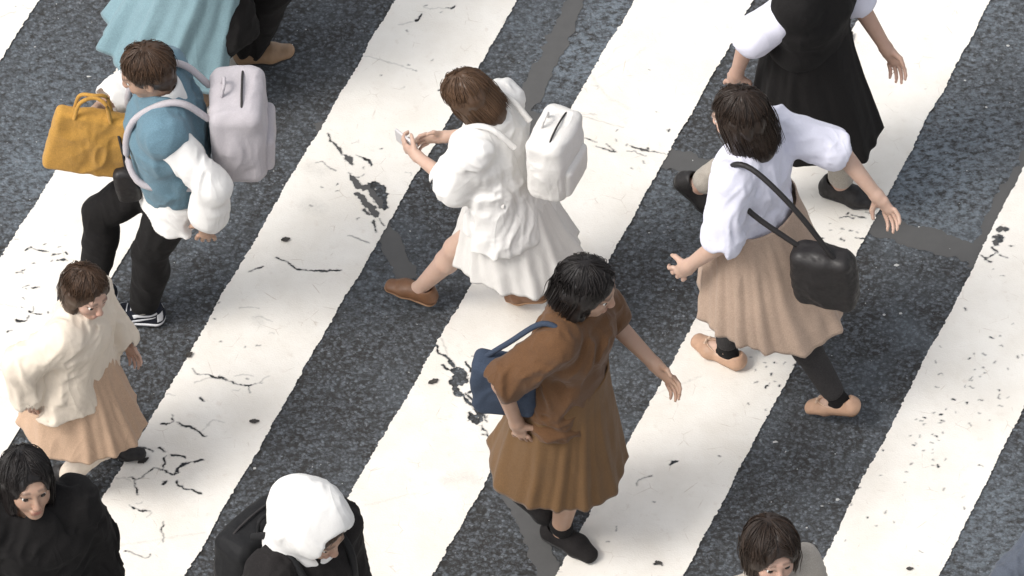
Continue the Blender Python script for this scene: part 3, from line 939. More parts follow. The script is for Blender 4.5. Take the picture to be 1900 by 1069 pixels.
def hair(p, root, mat, style='bob', n=1000, seed=1, vol=1.0, length=.16):
    """a combed cap of hair: a solid body under hundreds of separate locks"""
    rg = np.random.default_rng(seed); h = p.hs
    Rc = p.Rh @ rotm(0, -.28)
    F = Field()
    c0 = p.H(-.018, 0, .034)
    rad = np.array([.104, .087, .098]) * vol * h
    F.ell(c0, rad, p.Rh, .02)
    if style in ('bob', 'long'):
        L = length
        F.cone(p.H(-.055, 0, .0), p.H(-.062, 0, -L), .062 * h, .050 * h, .03, p.Rh @ np.array([0, 1, 0]), 1.35)
        for s in (1, -1):
            F.cone(p.H(-.012, s * .070, .02), p.H(-.005, s * .074, -L * .85), .026 * h, .020 * h, .025, p.Rh @ np.array([1, 0, 0]), 1.7)
    elif style == 'bun':
        F.ell(p.H(-.11, 0, .07), np.array([.045, .047, .042]) * h, p.Rh, .02)
        F.cone(p.H(-.06, 0, .0), p.H(-.06, 0, -.05), .060 * h, .040 * h, .02, p.Rh @ np.array([0, 1, 0]), 1.2)
    elif style == 'tail':
        F.cone(p.H(-.10, 0, .045), p.H(-.155, 0, -.02), .026, .030, .02); F.cone(p.H(-.155, 0, -.02), p.H(-.135, 0, -.20), .032, .014, .02)
        F.cone(p.H(-.05, 0, .0), p.H(-.05, 0, -.04), .064 * h, .040 * h, .02, p.Rh @ np.array([0, 1, 0]), 1.2)
    else:
        F.cone(p.H(-.05, 0, .0), p.H(-.052, 0, -.055), .062 * h, .045 * h, .02, p.Rh @ np.array([0, 1, 0]), 1.25)
    # the face stays free
    F.ell(p.H(.105, 0, -.045), np.array([.080, .070, .118]) * h, p.Rh, .012, 'sub')
    if style == 'short':
        for s in (1, -1): F.ell(p.H(.012, s * .10, -.035), np.array([.05, .03, .05]) * h, p.Rh, .01, 'sub')
    def wav(P):
        return .0045 * vnoise(((P - p.head) @ p.Rh) * np.array([60, 60, 14]), seed) + .003 * vnoise(P * 38, seed + 2)
    base = F.mesh("hair", .0062, wav)
    # locks
    m = 9
    ph = rg.uniform(-PI, PI, n); st = rg.uniform(.04, 1.0, n) ** .7 * 1.15
    clump = .22 * np.sin(ph * 7 + seed) + .10 * np.sin(ph * 17 + 2 * seed) * rg.uniform(.3, 1, n)
    front = np.exp(-(ph / .85) ** 2)
    if style in ('bob', 'long'):
        end = 1.95 - .70 * front
    elif style in ('bun', 'tail'):
        end = 1.55 - .35 * front
    else:
        end = 1.75 - .45 * front
    end = end + rg.normal(0, .16, n)
    st = np.minimum(st, end - .25)
    paths = np.zeros((n, m, 3)); radii = np.zeros((n, m))
    n = len(ph); lift = 1.0 + rg.uniform(-.01, .04, n) + .07 * (rg.random(n) < .06)
    wob = rg.uniform(0, 6, n)
    for k in range(m):
        u = k / (m - 1)
        th = st + (end - st) * u
        az = ph + clump * u + .035 * np.sin(wob * 3 + u * 6) + (.30 * front * np.sign(ph) * u)
        r = rad * (1.0)
        d = np.column_stack([np.sin(th) * np.cos(az) * r[0], np.sin(th) * np.sin(az) * r[1], np.cos(th) * r[2]]) * (lift + .012 * np.sin(wob + u * 7))[:, None]
        paths[:, k] = c0 + d @ Rc.T
        radii[:, k] = .0021 * h * (1 - .8 * u ** 2) * (.5 + .5 * (k > 0))
    V, Q = tube_np(paths, radii, 3)
    tone = np.repeat(np.clip(rg.normal(.42, .22, n), 0, 1), m * 3)
    if style in ('bob', 'long', 'tail'):
        n2 = int(n * .7); az = rg.uniform(.95, 2 * PI - .95, n2)
        p2 = np.zeros((n2, m, 3)); r2 = np.zeros((n2, m))
        jit = rg.normal(0, .006, n2); top2 = rg.uniform(.02, .07, n2); len2 = rg.uniform(.88, 1.05, n2)
        for k in range(m):
            u = k / (m - 1)
            zz = top2 - (length + top2) * u * len2 if style != 'tail' else .03 - .07 * u + az * 0
            rr = 1.0 - .16 * (1 - u) ** 2 * (top2 / .07) + .02 * np.sin(u * 9 + az * 5) - (.12 if style != 'tail' else .25) * u ** 2
            x = -.018 + np.cos(az) * rad[0] / h * rr - .012 * u; y = np.sin(az) * rad[1] / h * rr * 1.02
            p2[:, k] = p.head + np.column_stack([x + jit, y + jit, zz + x * 0]) @ p.Rh.T * h
            r2[:, k] = .0022 * h * (1 - .8 * u ** 3) * (.4 + .6 * (k > 0))
        V2, Q2 = tube_np(p2, r2, 3)
        tone = np.r_[tone, np.repeat(np.clip(rg.normal(.42, .22, n2), 0, 1), m * 3)]
        Q = np.vstack([Q, Q2 + len(V)]); V = np.vstack([V, V2])
    nb = len(base.vertices)
    co = np.empty(nb * 3, np.float32); base.vertices.foreach_get('co', co)
    bq = np.empty(len(base.loops), np.int32); base.loops.foreach_get('vertex_index', bq)
    me = mesh_np("hair", np.vstack([co.reshape(-1, 3), V]), np.vstack([bq.reshape(-1, 4), Q + nb]))
    bpy.data.meshes.remove(base)
    at = me.attributes.new('lock', 'FLOAT', 'POINT'); at.data.foreach_set('value', np.r_[np.full(nb, .2), tone].astype(np.float32))
    return link("hair", me, mat, root)


def top_field(p, off=.02, hem=.86, sleeve='long', loose=1.0, flare=1.15, collar=True, puff=1.0):
    F = Field(); ly = p.R @ np.array([0, 1, 0])
    F.cone(p.T(0, 0, hem), p.T(0, 0, 1.05), .108 * flare * loose, (.092 + off) * loose, .04, ly, 1.48)
    F.cone(p.T(0, 0, 1.05), p.T(.008, 0, 1.23), (.092 + off) * loose, .104 + off, .04, ly, 1.42)
    F.cone(p.T(0, 0, 1.23), p.T(-.008, 0, 1.325), .100 + off, .062 + off, .04, ly, 1.6)
    if hem < .84: F.plane(p.P + np.array([0, 0, hem - .90]), (0, 0, -1), .006)
    else: F.plane(p.T(0, 0, hem), p.R @ np.array([0, 0, -1]), .006)
    for sd in (1, -1):
        F.cone(p.T(0, sd * .03, 1.345), p.sh[sd], .050 + off * .8, .050 + off, .03)
        sh, el, wr = p.sh[sd], p.elb[sd], p.wr[sd]
        if sleeve == 'long':
            F.cone(sh, el, .050 + off, (.044 + off) * puff, .025)
            e = el + (wr - el) * .93
            F.cone(el, e, (.044 + off) * puff, (.032 + off) * puff, .02)
            u = (wr - el) / np.linalg.norm(wr - el)
            F.cone(e + u * .018, e + u * .06, (.030 + off) * puff - .013, (.034 + off) * puff - .008, .004, op='sub')
        elif sleeve == 'elbow':
            e = sh + (el - sh) * .92; u = (el - sh) / np.linalg.norm(el - sh)
            F.cone(sh, e, .050 + off, (.050 + off) * puff, .025)
            F.cone(e + u * .035, e + u * .12, (.044 + off) * puff - .016, (.052 + off) * puff + .01, .006, op='sub')
        elif sleeve == 'wide':
            e = el + (wr - el) * .70; u = (wr - el) / np.linalg.norm(wr - el)
            F.cone(sh, el, .048 + off, .048 + off, .03); F.cone(el, e, .048 + off, .058 + off, .03)
            F.cone(e + u * .03, e + u * .12, .036 + off, .070 + off, .006, op='sub')
    if collar:
        F.cone(p.T(-.012, 0, 1.36), p.T(-.008, 0, 1.40), .064 + off * .6, .062 + off * .4, .015)
    F.cone(p.T(-.008, 0, 1.385), p.T(.01, 0, 1.47), .056, .070, .006, op='sub')
    return F


def leg_cover(p, off=.02, hem=.10, puff=1.0, waist=1.02):
    F = Field()
    F.cone(p.P + np.array([0, 0, -.04]), p.T(0, 0, waist), .104 + off, .092 + off * .6, .04, (0, 1, 0), 1.5)
    for sd in (1, -1):
        F.cone(p.hip[sd], p.knee[sd], .086 + off, .056 + off * puff, .03)
        k, a = p.knee[sd], p.ank[sd]; u = (a - k) / np.linalg.norm(a - k)
        e = a - u * max(hem - .085, 0)
        fx = p.footR[sd] @ np.array([1, 0, 0])
        F.cone(k, k * .62 + e * .38 - fx * .014, .057 + off * puff, .056 + off * puff, .02)
        F.cone(k * .62 + e * .38 - fx * .014, e, .056 + off * puff, .043 + off * puff, .02)
        F.cone(e + u * .028, e + u * .06, .030 + off * puff, .040 + off * puff, .004, op='sub')
    return F


def skirt(name, p, mat, root, z0, z1, r0, r1, n=13, amp=.06, sway=(0, 0), gap=None, seed=0, bulge=.0, hemw=.012):
    """a hanging sheet of cloth: rings from waist to hem with folds that deepen downwards"""
    rg = np.random.default_rng(seed + 300); nu, nv = 168, 44
    if gap is None: a = np.arange(nu) * 2 * PI / nu
    else: a = gap[0] + np.linspace(0, gap[1] - gap[0], nu)
    V = np.zeros((nv, nu, 3)); ph = rg.uniform(0, 6, 4)
    for k in range(nv):
        v = k / (nv - 1); z = z0 + (z1 - z0) * v
        e = v ** 1.05
        rx = r0[0] + (r1[0] - r0[0]) * e + bulge * math.sin(PI * v); ry = r0[1] + (r1[1] - r0[1]) * e + bulge * math.sin(PI * v)
        w = n * a + ph[0] + 1.4 * np.sin(a * 2 + ph[1]) + .9 * np.sin(v * 3 + a * 3 + ph[2])
        f = 1 + amp * (v ** .7) * ((1.0 - 2.0 * np.abs(np.sin(w / 2)) ** .8) * .8 + .25 * np.sin(2 * w + 1) + .5 * vnoise(np.column_stack([np.cos(a) * 2.4, np.sin(a) * 2.4, a * 0 + v * 2.2]), seed)) \
              + .012 * vnoise(np.column_stack([np.cos(a) * 9, np.sin(a) * 9, a * 0 + v * 7]), seed + 5)
        c = (p.T(0, 0, z) if z > .90 else p.P + np.array([0, 0, z - .90])) + np.array([sway[0], sway[1], 0]) * v ** 1.3
        zz = hemw * np.sin(a * 3 + ph[3]) * v ** 3
        V[k] = c + np.column_stack([rx * f * np.cos(a), ry * f * np.sin(a), zz])
    idx = np.arange(nu * nv).reshape(nv, nu)
    if gap is None:
        nx = np.roll(idx, -1, 1); q = np.stack([idx[:-1], idx[1:], nx[1:], nx[:-1]], -1).reshape(-1, 4)
    else:
        q = np.stack([idx[:-1, :-1], idx[1:, :-1], idx[1:, 1:], idx[:-1, 1:]], -1).reshape(-1, 4)
    o = link(name, mesh_np(name, V.reshape(-1, 3), q[:, ::-1]), mat, root)
    md = o.modifiers.new("thickness", 'SOLIDIFY'); md.thickness = .005; md.offset = -1
    return o


def shoe(p, sd, root, kind, m_up, m_sole, m_in=None, m_mark=None):
    org = p.feet_org[sd]; R = p.footR[sd]
    g = lambda x, y, z: np.array([x, y * sd, z], float)
    yv = np.array([0, 1, 0])
    F = Field()
    toe = .012 if kind != 'sneaker' else .02
    F.cone(g(-.048, 0, .034), g(.075, -.004, .030), .034, .032, .02, yv, 1.22)
    F.cone(g(.075, -.004, .030), g(.140, .004, .024), .033, .022 + toe * .25, .02, yv, 1.42)
    if kind in ('sneaker', 'plain', 'slip'):
        hz = {'sneaker': .088, 'plain': .075, 'slip': .066}[kind]
        F.cone(g(-.048, 0, .045), g(-.038, 0, hz), .034, .034, .02)
        F.cone(g(-.02, 0, hz - .012), g(.075, -.002, .040), .037, .030, .025, yv, 1.05)
        F.cone(g(-.018, 0, hz + .006), g(-.022, 0, hz + .05), .030, .036, .006, op='sub')
        F.ell(g(-.012, 0, hz + .010), (.036, .029, .026), None, .006, 'sub')
    else:
        F.cone(g(-.052, 0, .04), g(-.048, 0, .056), .031, .028, .015)
        F.ell(g(.018, 0, .072), (.078, .030, .040), None, .008, 'sub')
    F.plane((0, 0, .008), (0, 0, -1), .003)
    up = F.mesh("shoe", .0042)
    G = Field()
    tk = {'sneaker': .026, 'slip': .018, 'plain': .020, 'flat': .009}[kind]; ex = {'sneaker': .005, 'slip': .0035, 'plain': .004, 'flat': .001}[kind]
    G.cone(g(-.048, 0, .03), g(.075, -.004, .03), .034 + ex, .033 + ex, .02, yv, 1.22)
    G.cone(g(.075, -.004, .03), g(.140, .004, .03), .033 + ex, .026 + ex, .02, yv, 1.40)
    G.plane((0, 0, tk), (0, 0, 1), .003); G.plane((0, 0, .001), (0, 0, -1), .003)
    so = G.mesh("sole", .0042)
    M = Matrix.Translation(Vector(org)) @ Matrix(R.tolist()).to_4x4()
    o = link("shoe", up, m_up, root); o.matrix_local = M
    s = link("sole", so, m_sole, o)
    bvh = BVHTree.FromPolygons([v.co.copy() for v in up.vertices], [tuple(pl.vertices) for pl in up.polygons])

    def strip(name, line, mat, ydir, off=.0016):
        """a flat band laid on the side of the shoe; line = (x, z, width)"""
        V, Q = [], []
        L = np.array(line); t = np.linspace(0, len(L) - 1, 26)
        Cx, Cz, W = (np.interp(t, np.arange(len(L)), L[:, k]) for k in range(3))
        tx, tz = np.gradient(Cx), np.gradient(Cz); ln = np.hypot(tx, tz) + 1e-9
        for k in range(26):
            for j in range(5):
                wj = W[k] * (j / 4 - .5)
                x, z = Cx[k] - tz[k] / ln[k] * wj, Cz[k] + tx[k] / ln[k] * wj
                hit = bvh.ray_cast(Vector((x, ydir * .12, z)), Vector((0, -ydir, 0)))
                V.append(tuple(hit[0] + hit[1] * off) if hit[0] is not None else (x, ydir * .03, z))
        for k in range(25):
            for j in range(4):
                a = k * 5 + j; Q.append((a, a + 1, a + 6, a + 5))
        me = mesh_np(name, V, Q); st = link(name, me, mat, o)
        md = st.modifiers.new("thickness", 'SOLIDIFY'); md.thickness = .0015
        return st
    if kind == 'sneaker' and m_mark is not None:
        for yd in (1, -1):
            strip("emblem", [(.098, .048, .003), (.088, .040, .009), (.072, .036, .0135), (.052, .037, .012), (.025, .043, .0095), (-.01, .053, .007), (-.05, .066, .003)], m_mark, yd)
            strip("collar_band", [(-.055, .084, .010), (-.03, .076, .008), (.0, .068, .009), (.025, .066, .012), (.04, .060, .016)], m_mark, yd)
            strip("heel_tab", [(-.066, .040, .02), (-.066, .055, .022), (-.064, .075, .02)], m_mark, yd)
        for k in range(4):       # laces
            x = .012 + k * .018; pts = []
            for y in np.linspace(-.020, .020, 9):
                hit = bvh.ray_cast(Vector((x + y * .1, y, .2)), Vector((0, 0, -1)))
                if hit[0] is not None: pts.append(np.array(hit[0]) + np.array([0, 0, .002]))
            if len(pts) > 3: tube("lace", pts, .0026, m_mark, o, 5, 2)
    if kind == 'flat':
        # piped edge round the opening and a small bow at the vamp
        an = np.linspace(0, 2 * PI, 40)[:-1]; pts = []
        for a in an:
            x, y = .018 + .072 * math.cos(a), .0265 * math.sin(a)
            hit = bvh.ray_cast(Vector((x * 1.04, y * 1.16 + .0, .2)), Vector((0, 0, -1)))
            if hit[0] is not None: pts.append(np.array(hit[0]) + np.array([0, 0, .0012]))
        if len(pts) > 10: tube("piping", pts + [pts[0]], .0024, m_in or m_sole, o, 5, 2)
        B = Field()
        hit = bvh.ray_cast(Vector((.098, 0, .2)), Vector((0, 0, -1)))
        zb = hit[0].z + .003 if hit[0] is not None else .05
        for s_ in (1, -1):
            B.cone((.098, 0, zb), (.094, s_ * .017, zb - .001), .0035, .0065, .003, (0, 0, 1), .6)
        B.ell((.098, 0, zb + .001), (.005, .005, .0045), None, .002)
        link("bow", B.mesh("bow", .0022), m_in or m_sole, o)
    return o


def sock(p, sd, root, mat, z=.22, off=.006):
    F = Field(); k, a = p.knee[sd], p.ank[sd]; u = (k - a) / np.linalg.norm(k - a); R = p.footR[sd]; A = p.feet_org[sd]
    F.cone(a - u * .01, a + u * (z - .085), .034 + off, .044 + off, .02)
    F.cone(A + R @ np.array([-.02, 0, .05]), A + R @ np.array([.03, 0, .052]), .030, .028, .02)
    return link("sock", F.mesh("sock", .006, folds(.0015, .4, 30, 3)), mat, root)


def person(px, py, heading, height, label, pose, skin, grip=None, h=.0056, fat=1.0, group="people walking over the crossing"):
    root = bpy.data.objects.new("person", None); COL.objects.link(root)
    root.empty_display_size = .2
    x, y = ground(px, py)
    root.location = (x, y, .0065); root.rotation_euler = (0, 0, math.radians(heading)); s = height / 1.65; root.scale = (s, s, s)
    tag(root, label, "person", group)
    F = body_field(pose, grip or {}, fat)
    me = F.mesh("body", h); head_tint(me, pose)
    link("body", me, skin, root)
    eyes(pose, root)
    return root


def world_of(root, v):
    s = root.scale[0]; a = root.rotation_euler[2]
    return np.array([root.location[0] + s * (v[0] * math.cos(a) - v[1] * math.sin(a)), root.location[1] + s * (v[0] * math.sin(a) + v[1] * math.cos(a)), root.location[2] + s * v[2]])


def place_like(o, root):
    """give a carried thing the frame of the person who carries it (it stays a top-level object)"""
    o.location = root.location; o.rotation_euler = root.rotation_euler; o.scale = root.scale


def thing(name, label, cat, root=None, group=None):
    o = bpy.data.objects.new(name, None); COL.objects.link(o); o.empty_display_size = .1
    tag(o, label, cat, group)
    if root is not None: place_like(o, root)
    return o

# ------------------------------------------------------------------ cloth, skin, hair, leather
SK1 = skin_mat("skin_fair", (.53, .375, .30)); SK2 = skin_mat("skin_tan", (.40, .265, .195)); SK3 = skin_mat("skin_rosy", (.50, .335, .265))
HB = hair_mat("hair_black", (.012, .0095, .009)); HD = hair_mat("hair_dark_brown", (.026, .016, .011)); HBR = hair_mat("hair_brown", (.055, .030, .017)); HL_ = hair_mat("hair_chestnut", (.085, .047, .026))
C_TEAL = cloth("teal_cloth", (.20, .31, .35)); C_TEAL2 = cloth("blue_vest_cloth", (.125, .215, .27)); C_BLACK = cloth("black_cloth", (.014, .013, .013), melange=.2); C_BLACK2 = cloth("soft_black_cloth", (.020, .018, .018), melange=.2)
C_WHITE = cloth("white_cotton", (.78, .765, .74), melange=.04); C_WHITE2 = cloth("off_white_linen", (.70, .68, .65), melange=.06, wr=.7); C_LILAC = cloth("lilac_white_cotton", (.68, .68, .78), melange=.05)
C_LGREY = cloth("pale_lilac_grey", (.46, .43, .45)); C_RUST = cloth("rust_brown_cloth", (.118, .058, .026), wr=.7); C_OCHRE = cloth("ochre_brown_cloth", (.155, .084, .034), wr=.6)
C_BEIGE = cloth("beige_cloth", (.44, .325, .25)); C_CREAM = cloth("cream_cloth", (.74, .65, .54), melange=.05); C_TAN = cloth("tan_cloth", (.54, .37, .255)); C_IVORY = cloth("ivory_knit", (.62, .53, .44))
C_STONE = cloth("stone_cloth", (.42, .38, .33)); C_NAVY = cloth("navy_cloth", (.030, .033, .048), melange=.2); C_SLATE = cloth("slate_blue_cloth", (.085, .098, .125)); C_YELLOW = cloth("yellow_canvas", (.47, .255, .055), weave=300)
C_DKGREY = cloth("charcoal_cloth", (.045, .042, .042), melange=.2); C_BAGBLUE = cloth("dusty_blue_canvas", (.045, .060, .090)); C_PACK = cloth("black_nylon", (.018, .018, .019), rough=.6)
L_BLACK = leather("black_leather", (.012, .010, .010), .55); L_TAN = leather("tan_leather", (.46, .285, .19), .45); L_BROWN = leather("brown_leather", (.16, .075, .035), .45); L_NUDE = leather("nude_leather", (.30, .19, .11), .5)
L_PIPE = leather("pale_leather", (.56, .40, .29), .45)
R_BLACK = plain("black_rubber", (.018, .017, .017), .6); R_WHITE = plain("white_rubber", (.68, .68, .70), .5); R_TAN = plain("tan_rubber", (.30, .17, .09), .6); M_SUEDE = cloth("navy_suede", (.020, .022, .032), melange=.3)
M_METAL = plain("brass", (.55, .42, .22), .3, 1.0); M_GLASS = plain("phone_glass", (.015, .016, .02), .08); M_CASE = plain("phone_case", (.62, .60, .60), .4)


def foot_at(rpx, heading, height, fpx, lift=0.0, pitch=0.0, out=.1):
    """(x, lift, pitch, out, y) of a foot whose ankle stands above a pixel"""
    s = height / 1.65; a = math.radians(heading)
    r = np.array(ground(*rpx)); f = np.array(ground(fpx[0], fpx[1] + lift * 301))
    d = (f - r) / s
    return (d[0] * math.cos(a) + d[1] * math.sin(a), lift / s, pitch, out, -d[0] * math.sin(a) + d[1] * math.cos(a))


def soft_bag(name, root, c, half, rad, mat, rot=(0, 0, 0), seed=0, amp=.008, h=.0062, parent=None):
    F = Field(); R = rotm(*rot); F.box(c, np.array(half) - rad, rad, R)
    F.ell(np.array(c), np.array(half) * np.array([.98, 1.12, .95]), R, .03)
    return link(name, F.mesh(name, h, folds(amp, .6, 11, seed)), mat, parent)


def backpack(root, label, c, half, mat, m_strap, seed=0):
    t = thing("backpack", label, "backpack", root)
    soft_bag("pack_body", root, c, half, .05, mat, (0, .04, 0), seed, .0045, parent=t)
    F = Field(); F.box((c[0] - half[0] * .95, 0, c[2] - half[2] * .35), np.array([half[0] * .35, half[1] * .72, half[2] * .45]) - .025, .025)
    link("front_pocket", F.mesh("front_pocket", .006, folds(.0025, .6, 14, seed + 5)), mat, t)
    zy = half[1] * .93
    tube("zip", [(c[0] - half[0] * .2, -zy, c[2] - half[2] * .5), (c[0] - half[0] * .2, -zy - .006, c[2] + half[2] * .55), (c[0] - half[0] * .15, -zy * .6, c[2] + half[2] * 1.02), (c[0] - half[0] * .15, zy * .6, c[2] + half[2] * 1.02), (c[0] - half[0] * .2, zy + .006, c[2] + half[2] * .55), (c[0] - half[0] * .2, zy, c[2] - half[2] * .5)], .0045, C_DKGREY, t)
    tube("grab_loop", [(c[0] + half[0] * .6, -.035, c[2] + half[2]), (c[0] + half[0] * .5, -.02, c[2] + half[2] + .045), (c[0] + half[0] * .5, .02, c[2] + half[2] + .045), (c[0] + half[0] * .6, .035, c[2] + half[2])], .007, m_strap, t)
    return t


def straps(pose, t, mat, r=.014, k=0.0):
    for sd in (1, -1):
        pts = [pose.T(-.15 - k, sd * .085, 1.30 + k), pose.T(-.09, sd * .098, 1.405 + k), pose.T(.0, sd * .105, 1.415 + k), pose.T(.095 + k, sd * .112, 1.33 + k), pose.T(.135 + k, sd * .12, 1.18), pose.T(.08 + k, sd * (.165 + k), 1.07), pose.T(-.10, sd * (.16 + k), 1.03)]
        tube("shoulder_strap", pts, r, mat, t, 8, 5)


def garment(name, F, mat, root, amp=.010, fz=.5, f=13, seed=0, h=.0068, extra=None):
    return link(name, F.mesh(name, h, folds(amp, fz, f, seed, extra)), mat, root)


# ---- striding in the long pale teal coat, head above the photograph
rp = (428, 140); hd = -20; ht = 1.72
po = Pose(lean=.05, feet={1: foot_at(rp, hd, ht, (478, 118), 0, -.30, .22), -1: foot_at(rp, hd, ht, (318, 168), 0.02, .45, .05)}, hip=.885, hands={1: (-.12, .26, .88), -1: (.22, -.24, .92)})
a = person(*rp, hd, ht, "person in long pale teal coat and black trousers at the upper edge", po, SK1)
hair(po, a, HD, 'bob', 260, 3)
garment("trousers", leg_cover(po, .022, .10, 1.25), C_BLACK, a, .009, .5, 13, 1)
garment("coat", top_field(po, .042, .94, 'long', 1.05, 1.22), C_TEAL, a, .012, .5, 11, 2)
skirt("coat_skirt", po, C_TEAL, a, 1.0, .20, (.19, .205), (.33, .31), 11, .085, (-.17, -.03), (.75, 2 * PI - .75), 4)
for sd in (1, -1): shoe(po, sd, a, 'plain', L_NUDE, R_BLACK); sock(po, sd, a, C_BLACK, .18, .004)

# ---- with the yellow tote
rp = (340, 602); hd = 180; ht = 1.66
po = Pose(lean=.07, nod=.3, feet={1: foot_at(rp, hd, ht, (268, 596), 0, 0, -.03), -1: foot_at(rp, hd, ht, (188, 566), .10, .25, .05)}, hip=.895, hands={1: (-.13, .25, .90), -1: (.27, -.13, 1.17)}, poles={-1: (-.4, -.9, -.5)})
b = person(*rp, hd, ht, "person in blue vest, white sleeves and black trousers carrying a yellow tote", po, SK2, {-1: 1.1})
hair(po, b, HBR, 'short', 1000, 8)
garment("trousers", leg_cover(po, .018, .12, .8), C_BLACK, b, .006, .5, 14, 5)
garment("shirt", top_field(po, .022, .80, 'wide', 1.03, 1.45), C_WHITE, b, .010, .4, 10, 6)
garment("vest", top_field(po, .046, .93, None, 1.04, 1.24, False), C_TEAL2, b, .010, .5, 12, 7)
for sd in (1, -1): shoe(po, sd, b, 'sneaker', M_SUEDE, R_WHITE, None, R_WHITE); sock(po, sd, b, C_STONE, .13, .004)
t = thing("tote_bag", "flat mustard yellow tote bag carried in front of the person in the blue vest", "tote bag", b)
c = np.array([.30, -.03, 1.06])
soft_bag("bag_body", b, c, (.185, .035, .165), .022, C_YELLOW, (0, -.22, 0), 3, .006, parent=t)
for yy in (-.03, .03): tube("handle", [c + (-.06, yy, .15), c + (-.045, yy * .7, .24), c + (0, yy * .2, .265), c + (.055, yy * .7, .25), c + (.08, yy, .17)], .008, C_YELLOW, t)
t = thing("pouch", "small black pouch on a strap hanging beside the yellow tote", "pouch", b)
soft_bag("pouch_body", b, (.185, .075, .93), (.045, .028, .085), .02, L_BLACK, (.1, .1, 0), 4, .004, .005, t)
tube("strap", [(.185, .075, 1.01), (.20, .04, 1.10), (.235, -.06, 1.19), (.26, -.115, 1.20)], .006, L_BLACK, t)
t = backpack(b, "pale lilac grey backpack worn by the person with the yellow tote", (-.255, 0, 1.20), (.105, .15, .20), C_LGREY, C_LGREY, 6)
straps(po, t, C_LGREY, k=.022)

# ---- in white, looking at a phone
rp = (938, 598); hd = 157; ht = 1.46
po = Pose(lean=.20, nod=.45, yaw=.05, feet={1: foot_at(rp, hd, ht, (768, 566), 0, -.1, .05), -1: foot_at(rp, hd, ht, (1000, 572), .03, .5, .05)}, hip=.875, hands={1: (.36, .06, 1.12), -1: (.30, -.10, 1.10)})
c3 = person(*rp, hd, ht, "person in loose white blouse and pale skirt, head bent over a phone", po, SK1, {1: .8, -1: .7})
hair(po, c3, HL_, 'bob', 1000, 11, 1.04, .13)
skirt("skirt", po, C_WHITE2, c3, 1.02, .54, (.135, .18), (.29, .265), 12, .06, (-.06, 0), None, 5)
garment("blouse", top_field(po, .042, .78, 'elbow', 1.08, 1.62, True, 1.25), C_WHITE, c3, .012, .35, 10, 9)
for sd in (1, -1): shoe(po, sd, c3, 'plain', L_BROWN, R_TAN)
t = backpack(c3, "white backpack on the back of the person looking at a phone", (-.238, 0, 1.26), (.09, .145, .185), C_WHITE2, C_WHITE2, 9)
straps(po, t, C_WHITE2, k=.018)
t = thing("phone", "slim phone held up in the hands of the person in white", "phone", c3)
f, n, th = hand_frame(po, 1)
pc = po.wr[1] + f * .10 + n * .022
Rp = np.column_stack([th, f, n]) if np.linalg.det(np.column_stack([th, f, n])) > 0 else np.column_stack([-th, f, n])
F = Field(); F.box(pc, (.034, .071, .0035), .003, Rp); link("case", F.mesh("case", .0035), M_CASE, t)
up = n if n[2] > 0 else -n
F = Field(); F.box(pc + up * .0052, (.031, .067, .0012), .002, Rp); link("screen", F.mesh("screen", .0025), M_GLASS, t)

# ---- in rust brown, front of the middle
rp = (1048, 1004); hd = -25; ht = 1.70
po = Pose(lean=.07, nod=.2, yaw=.15, feet={-1: foot_at(rp, hd, ht, (1040, 1008), 0, 0, .17), 1: foot_at(rp, hd, ht, (966, 948), .08, .6, .05)}, hip=.905, hands={1: (.27, .19, .99), -1: (-.10, -.22, .89)})
d = person(*rp, hd, ht, "person in rust brown shirt and ochre skirt with bare calves and black slip-on shoes", po, SK2)
hair(po, d, HB, 'bob', 1000, 14, 1.05, .11)
skirt("skirt", po, C_OCHRE, d, 1.02, .44, (.135, .18), (.258, .24), 11, .05, (-.04, 0), None, 6)
garment("shirt", top_field(po, .027, .84, 'elbow', 1.03, 1.34, True, 1.05), C_RUST, d, .013, .5, 11, 10)
for sd in (1, -1): shoe(po, sd, d, 'slip', C_BLACK2, R_BLACK); sock(po, sd, d, C_BLACK, .10, .002)
t = thing("shoulder_bag", "dark blue shoulder bag behind the arm of the person in rust brown", "bag", d)
soft_bag("bag_body", d, (-.16, -.19, 1.06), (.12, .055, .14), .035, C_BAGBLUE, (.25, 0, 0), 8, .008, parent=t)
tube("strap", [(-.28, -.20, 1.13), (-.15, -.19, 1.30), (-.03, -.145, 1.425), (.05, -.14, 1.38), (.0, -.18, 1.22), (-.10, -.17, 1.12)], .011, C_BAGBLUE, t)

# ---- black skirt at the top right
rp = (1482, 364); hd = -25; ht = 1.66
po = Pose(lean=.06, feet={1: foot_at(rp, hd, ht, (1556, 366), 0, 0, .05), -1: foot_at(rp, hd, ht, (1268, 372), .03, .6, .05)}, hip=.865, hands={1: (.30, .17, .86), -1: (-.20, -.21, .88)})
e = person(*rp, hd, ht, "person in black dress over a lilac white blouse, black shoes, striding at the top right", po, SK3)
hair(po, e, HD, 'bob', 240, 17)
garment("trousers", leg_cover(po, .008, .13, .9), C_STONE, e, .008, .5, 13, 11)
skirt("skirt", po, C_BLACK, e, 1.11, .50, (.135, .182), (.27, .24), 8, .05, (.05, 0), None, 7)
garment("blouse", top_field(po, .026, 1.05, 'elbow', 1.0, 1.02, True, 1.1), C_LILAC, e, .005, .5, 11, 12)
garment("pinafore", top_field(po, .050, 1.00, None, 1.0, 1.18, False), C_BLACK, e, .003, .5, 12, 31)
for sd in (1, -1): shoe(po, sd, e, 'plain', L_BLACK, R_BLACK)

